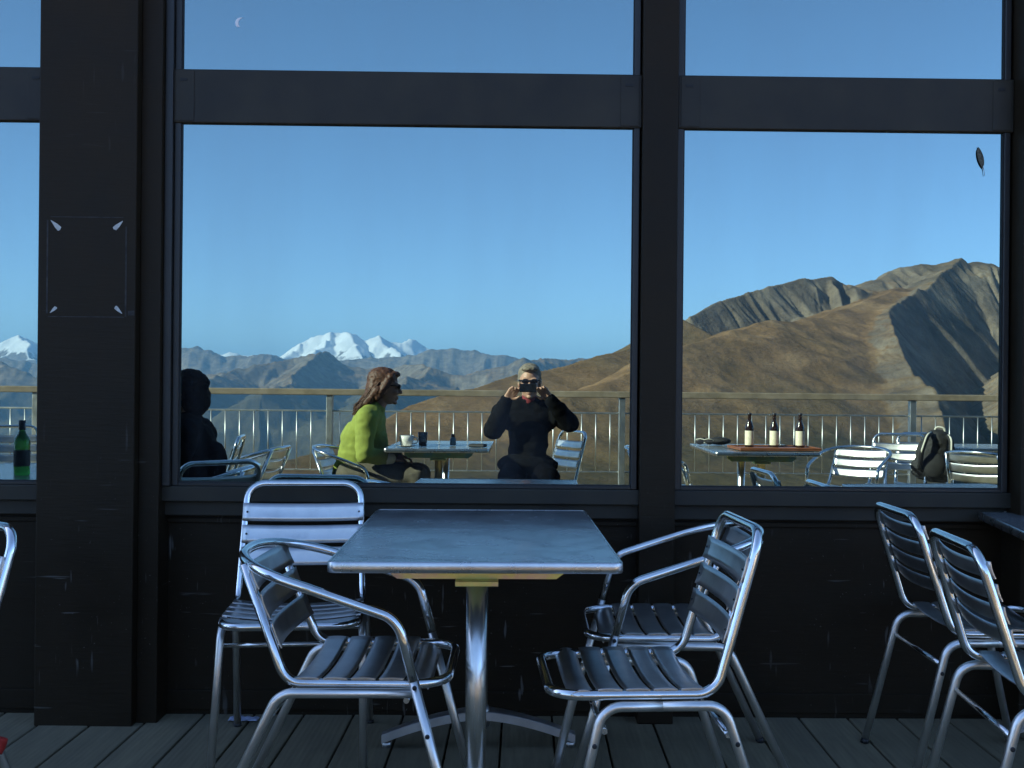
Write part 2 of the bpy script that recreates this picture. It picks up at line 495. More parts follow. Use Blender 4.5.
class Perlin:
    def __init__(self, seed):
        rs = np.random.RandomState(seed)
        self.p = np.concatenate([rs.permutation(256)] * 3).astype(np.int32)
        a = rs.rand(256) * 2 * PI
        self.gx, self.gy = np.cos(a), np.sin(a)
    def __call__(self, x, y):
        xi = np.floor(x).astype(np.int64); yi = np.floor(y).astype(np.int64)
        fx = x - xi; fy = y - yi
        xi &= 255; yi &= 255
        u = fx * fx * fx * (fx * (fx * 6 - 15) + 10); v = fy * fy * fy * (fy * (fy * 6 - 15) + 10)
        def g(ix, iy, dx, dy):
            h = self.p[self.p[ix] + iy] & 255
            return self.gx[h] * dx + self.gy[h] * dy
        a = g(xi, yi, fx, fy); b = g(xi + 1, yi, fx - 1, fy)
        c = g(xi, yi + 1, fx, fy - 1); d = g(xi + 1, yi + 1, fx - 1, fy - 1)
        return (a * (1 - u) + b * u) * (1 - v) + (c * (1 - u) + d * u) * v

def build_terrain():
    pn = Perlin(3)
    # polar sheet about the terrace: columns fine where the window looks, coarse elsewhere
    th = np.concatenate([np.linspace(-PI, -.72, 60, endpoint=False), np.linspace(-.72, -.50, 90, endpoint=False), np.linspace(-.50, .47, 1150, endpoint=False),
                         np.linspace(.47, .70, 90, endpoint=False), np.linspace(.70, PI, 60, endpoint=False)])
    rr = np.concatenate([[0.01], np.geomspace(9.0, 420, 60, endpoint=False), np.geomspace(420, 1450, 190, endpoint=False), np.geomspace(1450, 2600, 330, endpoint=False), np.geomspace(2600, 7000, 40, endpoint=False),
                         np.linspace(7000, 12500, 130, endpoint=False), np.linspace(12500, 27500, 130), [31000, 36000]])
    T, R = np.meshgrid(th, rr, indexing='ij')
    X = np.sin(T) * R; Y = -np.cos(T) * R
    shp = X.shape
    x = X.ravel(); y = Y.ravel(); r = R.ravel()
    # domain warp keeps the ridge flanks from looking like straight cones
    lam = np.clip(r * .10, 20, 500)
    wx = x + .16 * lam * pn(x / 700 + 3.1, y / 700 + 7.7) * np.clip(r / 3000, .25, 2)
    wy = y + .16 * lam * pn(x / 700 + 13.1, y / 700 + 1.7) * np.clip(r / 3000, .25, 2)
    fl = -1150 + .02 * r
    near = np.where(r < 9.5, -.45, -.45 - (r - 9.5) * .095)
    near = np.where(r > 700, near - (r - 700) * .5, near)
    Z = np.maximum(fl, near)
    rough = np.where(near > fl, .10, .5); grass = np.where(near > fl, .8, .4); gul = np.zeros_like(Z)
    for n, P in RIDGES.items():
        P = np.array(P, float); sA, sB, gl, gd, ro, gr = RP[n]
        best = np.full(x.shape, 1e12); zc = np.zeros_like(x); tl = np.zeros_like(x); side = np.zeros_like(x)
        acc = 0.0; over = np.zeros_like(x)
        for a, b in zip(P, P[1:]):
            d = b[:2] - a[:2]; L2 = d @ d; L = math.sqrt(L2)
            px = wx - a[0]; py = wy - a[1]
            t = np.clip((px * d[0] + py * d[1]) / L2, 0, 1)
            dx = px - t * d[0]; dy = py - t * d[1]
            D = dx * dx + dy * dy
            if acc == 0.0: over = np.maximum(0, -(px * d[0] + py * d[1]) / L)
            m = D < best
            best = np.where(m, D, best)
            zc = np.where(m, a[2] + t * (b[2] - a[2]), zc)
            tl = np.where(m, acc + t * L, tl)
            side = np.where(m, d[0] * py - d[1] * px, side)
            acc += L
        dist = np.sqrt(best)
        if n in ('E', 'K', 'F'):                                # crest height read along the line's general direction: no steps where two spans meet
            ud1 = P[-1][:2] - P[0][:2]; ud1 = ud1 / np.linalg.norm(ud1)
            pv = (P[:, :2] - P[0][:2]) @ ud1
            zc = np.interp((wx - P[0][0]) * ud1[0] + (wy - P[0][1]) * ud1[1], pv, P[:, 2])
        s = np.where(side > 0, sA, sB)
        if n in ('E', 'EB', 'K', 'E2', 'A', 'B', 'C1'):       # side towards the terrace: left of a line that runs +x ...
            s = np.where(side > 0, sA, sB)
        if n in ('C4',): s = np.where(side < 0, sA, sB)
        z = zc - s * dist
        if n in ('E', 'EB'):
            z = z - over * (.5 if n == 'E' else 1.2)
        if n == 'E':                                           # the grassy shoulder steepens uphill and ends below the cliffs
            ud0 = P[-1][:2] - P[0][:2]; ud0 = ud0 / np.linalg.norm(ud0)
            L_ = P[-1][:2] - P[-2][:2]; L_ = L_ / np.linalg.norm(L_)
            end = np.maximum(0, (wx - P[-1][0]) * L_[0] + (wy - P[-1][1]) * L_[1])
            z = np.where(side > 0, z - dist * .16 * np.clip((((wx - P[0][0]) * ud0[0] + (wy - P[0][1]) * ud0[1]) / acc - .45) / .5, 0, 1), z) - end * .6
        if n == 'E2': z = np.where(side > 0, z + np.minimum(dist, 75) * .58, z)
        if n == 'EB':                                          # cliff that eases into scree at its foot
            z = np.where(side > 0, zc - np.minimum(dist * sA, 62 + np.maximum(dist - 66, 0) * .75) - over * 1.2, z)
        if n == 'K': z = z - np.where(sideF < 0, (np.maximum(0, dist - 20)) * .8, np.maximum(0, dist - 45) * np.where(side > 0, .06, .3))
        if n == 'F': sideF = side
        ud = P[-1][:2] - P[0][:2]; ud = ud / np.linalg.norm(ud); tg = wx * ud[0] + wy * ud[1]
        wob = pn(tg / (gl * 2.3) + 5, dist / (gl * 3)) * .6
        gg = 1 - np.abs(pn(tg / gl + wob, dist / (gl * 5.0))) * 2 + .5 * (1 - np.abs(pn(tg / gl * 2.3 + wob * 2, dist / (gl * 2.5))) * 2)
        if n in ('EB', 'E2'): gg = gg * (.65 + 1.3 * np.clip(.5 + pn(tg / 95 + 2, dist / 160), 0, 1))
        if n in ('EB', 'E2'): gg = np.minimum(gg, 1.2 + .10 * np.clip(gg - 1.2, 0, 1))
        z = z + gd * (gg - 1.15) * np.clip(dist / (gl * 1.2), 0, 1)
        k = np.clip(r * .0035, .5, 30)
        m = z > Z
        w = np.clip(.5 + (z - Z) / (2 * k), 0, 1)
        Z = Z * (1 - w) + z * w + k * w * (1 - w)
        rough = rough * (1 - w) + ro * w; grass = grass * (1 - w) + gr * w
    h = np.zeros_like(Z)
    for i, l in enumerate((2400, 1200, 600, 300, 150, 75, 38, 19, 9)):
        att = np.clip((r * .11 / l) ** 1.5, 0, 1) * np.clip((l / (r * .0035)), 0, 1)
        q = 1 - 2 * np.abs(pn(x / l + i * 7.3, y / l + i * 3.9))
        h += (q - .55) * l * .10 * att
    Z = Z + h * rough * np.clip((r - 9) / 60, 0, 1)
    Z = np.where(r < 9.4, -.45, Z)
    nT, nR = shp
    co = np.stack([x, y, Z], 1).astype(np.float32)
    ii = np.arange(nT * nR).reshape(shp)
    i2 = np.roll(ii, -1, axis=0)
    quads = np.stack([ii[:, :-1], ii[:, 1:], i2[:, 1:], i2[:, :-1]], -1).reshape(-1, 4)
    me = bpy.data.meshes.new('mountain_terrain')
    me.vertices.add(len(co)); me.vertices.foreach_set('co', co.ravel())
    me.loops.add(quads.size); me.loops.foreach_set('vertex_index', quads.ravel().astype(np.int32))
    me.polygons.add(len(quads)); me.polygons.foreach_set('loop_start', np.arange(0, quads.size, 4, dtype=np.int32))
    me.polygons.foreach_set('use_smooth', np.ones(len(quads), bool))
    me.update(); me.validate()
    at = me.attributes.new('grass', 'FLOAT', 'POINT'); at.data.foreach_set('value', grass.astype(np.float32))
    return me, float(Z.min()), float(Z.max())

def mat_terrain():
    m, nt, b = new_mat('mountain_ground')
    geo = N(nt, 'ShaderNodeNewGeometry')
    sep = N(nt, 'ShaderNodeSeparateXYZ'); nt.links.new(geo.outputs['Position'], sep.inputs[0])
    sn = N(nt, 'ShaderNodeSeparateXYZ'); nt.links.new(geo.outputs['Normal'], sn.inputs[0])
    ga = N(nt, 'ShaderNodeAttribute', attribute_name='grass').outputs['Fac']
    n_big = noise_fac(nt, geo.outputs['Position'], .0022, 6, .6)
    n_mid = noise_fac(nt, geo.outputs['Position'], .011, 7, .65)
    n_fine = noise_fac(nt, geo.outputs['Position'], .07, 5, .7)
    rock = ramp(nt, n_mid, [(.3, (.065, .053, .042)), (.48, (.15, .12, .09)), (.66, (.25, .205, .15))])
    grass = ramp(nt, n_mid, [(.28, (.085, .054, .028)), (.5, (.20, .118, .057)), (.68, (.29, .182, .095))])
    olive = ramp(nt, n_fine, [(.3, (.055, .045, .024)), (.7, (.145, .105, .055))])
    n_vf = noise_fac(nt, geo.outputs['Position'], .25, 4, .7)
    grass = mix_col(nt, ramp(nt, n_big, [(.42, (0, 0, 0)), (.62, (.8, .8, .8))]), grass, olive)
    f = math_n(nt, 'ADD', ga, math_n(nt, 'MULTIPLY', math_n(nt, 'SUBTRACT', n_mid, .5), 1.4))
    f = math_n(nt, 'ADD', f, math_n(nt, 'MULTIPLY', math_n(nt, 'SUBTRACT', sn.outputs[2], .85), 2.2))
    f = math_n(nt, 'MULTIPLY', math_n(nt, 'SUBTRACT', f, .3), 2.5, True)
    base = mix_col(nt, f, rock, grass)
    # scrub low on the slopes below the terrace, forest in the deep valley
    lowz = math_n(nt, 'ADD', math_n(nt, 'MULTIPLY', sep.outputs[2], -.02), math_n(nt, 'MULTIPLY', math_n(nt, 'SUBTRACT', n_mid, .5), 2.2))
    scrub = math_n(nt, 'MULTIPLY', math_n(nt, 'SUBTRACT', lowz, .75), 2.0, True)
    base = mix_col(nt, math_n(nt, 'MULTIPLY', scrub, .8), base, ramp(nt, n_fine, [(.35, (.022, .026, .014)), (.65, (.075, .066, .034))]))
    # snow on the high massif
    sz = math_n(nt, 'ADD', math_n(nt, 'MULTIPLY', math_n(nt, 'SUBTRACT', sep.outputs[2], 560), .006), math_n(nt, 'MULTIPLY', math_n(nt, 'SUBTRACT', n_big, .5), 5.0))
    sz = math_n(nt, 'ADD', sz, math_n(nt, 'MULTIPLY', math_n(nt, 'SUBTRACT', sn.outputs[2], .78), 6.0))
    snow = math_n(nt, 'MULTIPLY', sz, 1.6, True)
    far = math_n(nt, 'MULTIPLY', math_n(nt, 'SUBTRACT', math_n(nt, 'MULTIPLY', sep.outputs[1], -.001), 18.0), 1.0, True)
    snow = math_n(nt, 'MULTIPLY', snow, far, True)
    base = mix_col(nt, snow, base, (.86, .88, .90))
    base = mix_col(nt, math_n(nt, 'MULTIPLY', math_n(nt, 'SUBTRACT', n_vf, .5), 2.4, True), base, (.05, .042, .028))
    nt.links.new(base, b.inputs['Base Color'])
    b.inputs['Roughness'].default_value = .95; b.inputs['Specular IOR Level'].default_value = .05
    bp = N(nt, 'ShaderNodeBump'); bp.inputs['Strength'].default_value = .6; bp.inputs['Distance'].default_value = 9.0
    nt.links.new(math_n(nt, 'ADD', n_mid, math_n(nt, 'MULTIPLY', n_fine, .3)), bp.inputs['Height']); nt.links.new(bp.outputs[0], b.inputs['Normal'])
    return m

tme, zmin, zmax = build_terrain()
terrain = tag(link_mesh('mountain_terrain', tme, mat_terrain()), kind='structure')

# the air: one closed box round the whole scene
hz = MB().box((-40000, -40000, zmin - 1), (40000, 40000, max(zmax, 4) + 10))
hm = bpy.data.materials.new('haze_air'); hm.use_nodes = True
hn = hm.node_tree; hn.nodes.remove(hn.nodes['Principled BSDF'])
pv = N(hn, 'ShaderNodeVolumePrincipled'); pv.inputs['Color'].default_value = HAZE_C; pv.inputs['Density'].default_value = HAZE_D
pv.inputs['Anisotropy'].default_value = 0.0
hn.links.new(pv.outputs[0], hn.nodes['Material Output'].inputs['Volume'])
tag(hz.build('haze', hm), kind='stuff')

# ------------------------------------------------------------------ the cafe building
cafe = tag(empty('cafe_building', (0, 3.83, 0)), 'black timber cafe building with tall mirror glazed windows and a wide column', 'building')
def part(mb, name, mat, parent=None):
    """parts are modelled in world metres, then hung on the building's Empty"""
    bmesh.ops.translate(mb.bm, vec=(0, -3.83, 0), verts=mb.bm.verts)
    return mb.build(name, mat, parent or cafe)
XL, XR = -20.0, 10.6
TOPZ = 2.95
mb = MB().box((XL, 3.885, -.3), (XR, 3.99, .70), .004)
# the plinth has a thin rail across it and a kick strip
mb.box((XL, 3.872, .672), (XR, 3.8845, .690), .003).box((XL, 3.876, .015), (XR, 3.8845, .085), .003)
part(mb, 'wall_panel', MAT['paint'])
mb = MB().box((XL, 3.812, .752), (XR, 3.97, .806), .004).box((XL, 3.845, .7005), (XR, 3.97, .7515), .003)
part(mb, 'sill', MAT['sill'])
part(MB().box((XL, 3.78, TOPZ), (XR, 4.0, 4.10), .01), 'upper_wall', MAT['paint'])
part(MB().box((XL - .2, 3.76, 4.101), (XR + .2, 9.2, 4.20), .01), 'roof', MAT['roof'])
for lo_, hi_ in (((XL, 4.0, -.3), (XL + .1, 9.0, 4.10)), ((XR - .1, 4.0, -.3), (XR, 9.0, 4.10)), ((XL + .1, 8.9, -.3), (XR - .1, 9.0, 4.10))):
    part(MB().box(lo_, hi_), 'wall', MAT['paint'])
PITCH = 3.345
def window(x0, x1, z0, z1, lower):
    """frame ring with a gasket and one pane"""
    w = .022
    f = MB()
    y0, y1 = 3.818, 3.90
    f.box((x0 - w, y0, z0 - .012), (x0, y1, z1 + .012), .003)
    f.box((x1, y0, z0 - .012), (x1 + w, y1, z1 + .012), .003)
    f.box((x0, y0 + .002, z1), (x1, y1, z1 + .012), .002)
    f.box((x0, y0 + .002, z0 - .012), (x1, y1, z0), .002)
    o = part(f, 'window', MAT['dark_alu'])
    g = MB()
    for (a, b, c, d) in ((x0, x0 + .004, z0, z1), (x1 - .004, x1, z0, z1), (x0 + .004, x1 - .004, z0, z0 + .004), (x0 + .004, x1 - .004, z1 - .004, z1)):
        g.box((a, 3.824, c), (b, 3.8295, d))
    part(g, 'gasket', MAT['gasket'], o)
    p = MB().box((x0, 3.830, z0), (x1, 3.838, z1))
    part(p, 'pane', MAT['glass'], o)
    if lower == 0 and z0 > 2.2 and x0 < 0:      # a pale crescent scratch on the upper pane of the middle window
        c = MB(); n = 12
        A = []
        for q, (r, dx) in enumerate(((.0185, 0), (.0185, .0115))):
            rg = range(n + 1) if q == 0 else range(n, -1, -1)
            for t in rg:
                a = rad(88 + 140 * t / n)
                A.append((dx + r * math.cos(a), r * math.sin(a)))
        u = [c.bm.verts.new((-.996 + a, 3.8285, 2.414 + b)) for a, b in A]; v = [c.bm.verts.new((-.996 + a, 3.8297, 2.414 + b)) for a, b in A]
        m_ = len(u); H_ = n + 1
        for t in range(n):
            c.bm.faces.new((u[t], u[t + 1], u[m_ - 2 - t], u[m_ - 1 - t])); c.bm.faces.new((v[t], v[m_ - 1 - t], v[m_ - 2 - t], v[t + 1]))
        for t in range(m_): c.bm.faces.new((u[t], v[t], v[(t + 1) % m_], u[(t + 1) % m_]))
        part(c, 'scratch_mark', MAT['scratch'], o)
    return o
for k in range(-5, 4):
    cx = -1.482 + k * PITCH
    if cx > 7.2: continue
    # wide boxed column standing proud of the glazing
    c = part(MB().box((cx - .165, 3.735, -.02), (cx + .165, 3.90, TOPZ), .004), 'column', MAT['paint'])
    part(MB().box((cx + .1655, 3.775, -.02), (cx + .236, 3.90, TOPZ), .003), 'column_cheek', MAT['paint'])
    part(MB().box((cx + .2365, 3.800, .806), (cx + .2645, 3.90, TOPZ), .003), 'jamb', MAT['dark_alu'])
    if k == 0:
        # four torn corner tapes and the glue outline of a vanished notice
        x0, x1, z0, z1 = -1.604, -1.362, 1.395, 1.708
        for (px, pz, sx, sz, s) in ((x0, z1, 1, -1, 1.0), (x1, z1, -1, -1, .92), (x0, z0, 1, 1, .66), (x1, z0, -1, 1, .74)):
            t = MB()
            d = Vector((sx * .72, 0, sz * .70)).normalized(); n = Vector((d.z, 0, -d.x))
            L = .044 * s
            pts = [Vector((px, 0, pz)) + d * a * L + n * b for a, b in ((0, .0008), (.62, .0075 * s), (.95, .0085 * s), (1.02, .002), (.93, -.008 * s), (.55, -.0068 * s), (0, -.0008))]
            A = [t.bm.verts.new((p.x, 3.7340, p.z)) for p in pts]; B = [t.bm.verts.new((p.x, 3.7348, p.z)) for p in pts]
            t.bm.faces.new(A); t.bm.faces.new(list(reversed(B)))
            for i in range(7): t.bm.faces.new((A[i], B[i], B[(i + 1) % 7], A[(i + 1) % 7]))
            part(t, 'corner_tape', MAT['tape'], c)
        for (ax, az, bx, bz) in ((x0, z1 + .012, x1, z1 + .012), (x0 - .006, z0 - .012, x1 + .004, z0 - .012), (x0 - .012, z0, x0 - .010, z1), (x1 + .013, z0 - .01, x1 + .011, z1 - .02)):
            g = MB().box((min(ax, bx) - .0015, 3.7343, min(az, bz) - .0015), (max(ax, bx) + .0015, 3.7349, max(az, bz) + .0015)); part(g, 'glue_line', MAT['ghost'], c)
        part(MB().box((x1 + .020, 3.7343, z0 - .006), (x1 + .042, 3.7349, z0 + .010)), 'glue_patch', MAT['ghost'], c)
    # post between the two windows of the bay
    mx = cx + 1.945
    part(MB().box((mx - .062, 3.790, .0), (mx + .062, 3.90, TOPZ), .004), 'post', MAT['paint'])
    # transom over each window
    for (a, b) in ((cx + .2585, mx - .0625), (mx + .0625, cx + PITCH - .1655)):
        t = part(MB().box((a, 3.812, 2.062), (b, 3.822, 2.247), .004), 'transom', MAT['sill'])
        for e in (a + .01, b - .075):
            part(MB().box((e, 3.8095, 2.068), (e + .065, 3.8118, 2.242), .001), 'end_plate', MAT['sill'], t)
            part(MB().box((e + .017, 3.8078, 2.205), (e + .042, 3.8094, 2.215), .0005), 'plate_slot', MAT['gasket'], t)
    for (a, b) in ((cx + .287, mx - .0895), (mx + .0845, cx + PITCH - .1955)):
        window(a, b, .818, 2.066, k)
        window(a, b, 2.246, 2.935, k)

# ------------------------------------------------------------------ the terrace
mb = MB()
pit, w = .1745, .167
i0 = int(-16 / pit)
rnd = random.Random(2)
for i in range(i0, -i0 + 1):
    x = i * pit + .022
    ys = sorted([-1.86] + [3.884] + [rnd.uniform(-1.2, 1.2)])
    for a, b in zip(ys, ys[1:]):
        dz = rnd.uniform(-.0012, .0012)
        mb.box((x - w / 2, a + .003, -.028 + dz), (x + w / 2, b - .001, dz - .001), .0025, 1)
# joists below show dark through the gaps
mb.box((-16.1, -1.84, -.19), (16.1, 3.884, -.05))
deck = tag(mb.build('terrace_deck', MAT['deck']), kind='structure')

rl = tag(empty('terrace_railing', (0, -1.64, 0)), 'long terrace railing with pale handrail and thin upright bars before the valley', 'railing')
def rp(mb, name, mat):
    bmesh.ops.translate(mb.bm, vec=(0, 1.64, 0), verts=mb.bm.verts)
    return mb.build(name, mat, rl)
rp(MB().box((-7.6, -1.685, 1.075), (7.6, -1.595, 1.128), .006), 'handrail', MAT['handrail'])
rp(MB().box((-7.6, -1.645, .936), (7.6, -1.635, .950), .002), 'top_bar', MAT['rail'])
rp(MB().box((-7.6, -1.645, .44), (7.6, -1.635, .452), .002), 'bottom_bar', MAT['rail'])
xs = [-6.565, -4.10, -1.636, .83, 3.296, 5.76]
for x in xs:
    rp(MB().box((x - .026, -1.67, -.1), (x + .026, -1.61, 1.0745), .004), 'post', MAT['rail'])
bx = [x for x in np.arange(-5.76, 5.8, .1202) if all(abs(x - q) > .05 for q in xs)]
b0 = None
for x in bx:
    if b0 is None:
        b0 = rp(MB().tube([(0, -1.640, .4525), (0, -1.640, .9355)], .0052, 8), 'baluster', MAT['rail'])
        b0.location.x = x
    else:
        c = b0.copy(); COL.objects.link(c); c.parent = rl; c.location.x = x
# ------------------------------------------------------------------ chairs
def leg_path(foot, bend, end, r=.055):
    return fillet([foot, bend, end], r)

def slat_fn(x0, x1, hw, z0, z1, sag, axis, curl=0.0):
    """slat across y; (x0,z0)-(x1,z1) is its cross direction, bowed by sag along axis"""
    ax = Vector(axis)
    cr = Vector((x1 - x0, 0, z1 - z0)).normalized()
    nn = Vector((-cr.z, 0, cr.x))
    def fn(u, v):
        y = (u * 2 - 1) * hw
        b = sag * (1 - (u * 2 - 1) ** 2)
        p = Vector((x0 + (x1 - x0) * v, y, z0 + (z1 - z0) * v)) + ax * b + nn * (-curl * (2 * v - 1) ** 2)
        return p, nn
    return fn

def leg(name, path, parent, foot, rivets=()):
    o = MB().tube(path, .0120, 14).build(name, MAT['leg'], parent)
    f = Vector(foot)
    d = (Vector(path[1]) - Vector(path[0])).normalized()
    MB().tube([f - d * .002, f + d * .014], .0133, 12).build('foot_cap', MAT['plastic'], o)
    for (p, n) in rivets:
        p = Vector(p); n = Vector(n)
        MB().tube([p, p + n * .0018, p + n * .003], [.0058, .0058, .003], 10).build('rivet', MAT['plastic'], o)
    return o

def side_chair(nback=3, zt=.828, rf=-.34):
    root = empty('side_chair')
    h = .20
    MB().tube(fillet([(-.285, .186, zt), (-.285, -.186, zt), (-.178, -h, .452), (.205, -h, .452), (.205, h, .452), (-.178, h, .452)],
                     [.06, .06, .062, .075, .075, .062], True), .0120, 14, True).build('frame', MAT['tube'], root)
    for s in (1, -1):
        a = h + .010
        for (ff, ft) in (((.185, s * .222, 0), (.088, s * a, .428)), ((rf, s * .222, 0), (-.195, s * a, .428))):
            mid = (-.05 + (.0004 if ff[0] > 0 else -.0004), s * a, .428)
            p = leg_path(ff, ft, mid)
            d = (Vector(ft) - Vector(ff))
            q = Vector(ff) + d * .80
            leg('leg', p, root, ff, [(q + Vector((0, s * .0128, 0)), (0, s, 0))])
    for x_, z_ in ((.083, .372), (-.205, .36)): MB().tube([(x_, -.212, z_), (x_, .212, z_)], .0072, 10).build('stretcher', MAT['tube'], root)
    mb = MB()
    n = 5; w = .0560; x = -.152
    for k in range(n):
        curl = .0022 if k < n - 1 else .009
        mb.grid(slat_fn(x, x + w, h + .006, .4668, .4668 - (.004 if k == n - 1 else 0), -.016, (0, 0, 1), curl), 14, 5, .0028)
        x += w + .0085
    mb.build('seat', MAT['slat'], root)
    mb = MB()
    P0 = Vector((-.178, 0, .452)); P1 = Vector((-.285, 0, zt)); d = (P1 - P0).normalized()
    up = Vector((d.z, 0, -d.x))          # towards the sitter
    H = .205; g = .0135
    sw = (H - g * (nback - 1)) / nback
    L0 = (.565 - .452) / d.z
    for k in range(nback):
        a = P0 + d * (L0 + k * (sw + g)) + up * .0145
        b = a + d * sw
        mb.grid(slat_fn(a.x, b.x, .197, a.z, b.z, .020, -up, .002), 14, 4, .0028)
    bk = mb.build('backrest', MAT['slat'], root)
    for k in range(nback):
        for s in (1, -1):
            c = P0 + d * (L0 + k * (sw + g) + sw / 2) + up * .0155 + Vector((0, s * .183, 0))
            MB().tube([c, c + up * .003], [.0035, .002], 8).build('rivet', MAT['plastic'], bk)
    return root

def arm_chair():
    root = empty('arm_chair')
    h, ha = .215, .262
    MB().tube(fillet([(-.283, .190, .722), (-.172, h, .440), (.215, h, .440), (.215, -h, .440), (-.172, -h, .440), (-.283, -.190, .722)],
                     [0, .06, .085, .085, .06, 0]), .0120, 14).build('frame', MAT['tube'], root)
    F = Vector((.265, ha, 0)); B = Vector((.100, ha, .605))
    t = .46 / .605
    C = F + (B - F) * t
    side = fillet([C, B, (-.10, ha, .672)], [0, .075, 0], n=10)
    loop = []
    for k in range(33):
        t = PI * k / 32
        ct, st_ = math.cos(t), math.sin(t)
        loop.append(Vector((-.10 - .215 * st_ ** .85, ha * math.copysign(abs(ct) ** .85, ct), .672 + .062 * st_ ** .8)))
    path = side[:-1] + loop + [Vector((p.x, -p.y, p.z)) for p in reversed(side[:-1])]
    MB().tube(path, .0126, 14).build('armrest', MAT['tube'], root)
    for s in (1, -1):
        p = [Vector((F.x, s * F.y, 0)), Vector((C.x, s * C.y, C.z))]
        q1 = p[0] + (p[1] - p[0]) * .97; q2 = p[0] + (p[1] - p[0]) * .72
        n = Vector((0, s, 0))
        leg('leg', p, root, p[0], [(q1 + n * .0128, n), (q2 + n * .0128, n)])
        f = (-.385, s * .236, 0)
        leg('leg', leg_path(f, (-.185, s * .238, .422), (.135, s * .238, .424)), root, f)
    for x_, z_ in ((-.215, .352), (.12, .405)): MB().tube([(x_, -.236, z_), (x_, .236, z_)], .0072, 10).build('stretcher', MAT['tube'], root)
    mb = MB()
    n = 5; w = .0585; x = -.150
    for k in range(n):
        last = k == n - 1
        a = (x, .4548) if not last else (x, .4548)
        b = (x + w, .4548) if not last else (x + w * .9, .4548 - .026)
        mb.grid(slat_fn(a[0], b[0], h + .006 - (.030 if last else 0), a[1], b[1], -.014, (0, 0, 1), .0022 if not last else .009), 14, 6, .0028)
        x += w + .0090
    mb.build('seat', MAT['slat'], root)
    mb = MB()
    P0 = Vector((-.172, 0, .440)); P1 = Vector((-.283, 0, .722)); d = (P1 - P0).normalized(); up = Vector((d.z, 0, -d.x))
    L0 = .075 / d.z; sw = .064; g = .0125
    for k in range(3):
        a = P0 + d * (L0 + k * (sw + g)) + up * .0145
        b = a + d * sw
        mb.grid(slat_fn(a.x, b.x, .204, a.z, b.z, .026, -up, .002), 14, 4, .0028)
    mb.build('backrest', MAT['slat'], root)
    return root

side0, side4, arm0 = side_chair(3), side_chair(4, .79, -.30), arm_chair()
used = set()
def put(src, x, y, ang, label, group):
    o = src
    if src.name in used: o = copy_tree(src)
    used.add(src.name)
    o.location = (x, y, 0); o.rotation_euler = (0, 0, rad(ang))
    return tag(o, label, 'chair', group)
G1 = 'aluminium chairs around the terrace tables'
# the near table
put(arm0, -.395, 2.875, 0, 'aluminium armchair pulled up to the near table, its back towards the column', G1)
put(side0, -.705, 3.43, -84, 'armless chair against the wall beside the near table, its slatted back catching blue sky', G1)
put(side0, .262, 2.735, 183.5, 'armless aluminium chair facing the near table in front of a tucked in armchair', G1)
put(arm0, .405, 3.375, 180, 'aluminium armchair tucked behind the armless chair that faces the near table', G1)
# pair seen from behind at the right-hand table
put(side4, 1.432, 3.39, 0, 'armless aluminium chair facing the right edge table, the one closer to the wall', G1)
put(side4, 1.355, 2.71, -4, 'armless aluminium chair facing the right edge table, the one farther from the wall', G1)
# left-hand table
lc = put(side0, -1.527, 2.525, 230, 'armless aluminium chair cut by the left edge of the photo before the column', G1)
lc.scale.z = .978
put(arm0, -1.70, 1.93, 178, 'aluminium armchair under the person in dark clothes', G1)
# reflected terrace
put(side0, -2.06, .74, 172, 'empty armless aluminium chair in the sun behind the dark clothed person', G1)
put(arm0, -1.93, .12, 186, 'empty aluminium armchair with sun glints between the dark clothed person and the woman', G1)
put(arm0, -1.13, .00, 6, 'aluminium armchair the woman in the green fleece sits on', G1)
put(side0, .125, -.43, 152, 'armless aluminium chair the photographer sits on sideways, slats glaring in the sun', G1)
put(arm0, 2.36, -.32, 128, 'sunlit aluminium armchair to the right of the table with three bottles', G1)
put(side0, 2.70, -.34, 118, 'sunlit armless aluminium chair with a backpack behind it', G1)
put(arm0, 3.35, -.18, -40, 'aluminium armchair by the far right table near the railing', G1)
put(arm0, 1.05, -.20, 10, 'aluminium armchair on the left of the table with three bottles', G1)
put(side0, -3.72, -.35, 65, 'sunlit armless aluminium chair beyond the green bottle', G1)

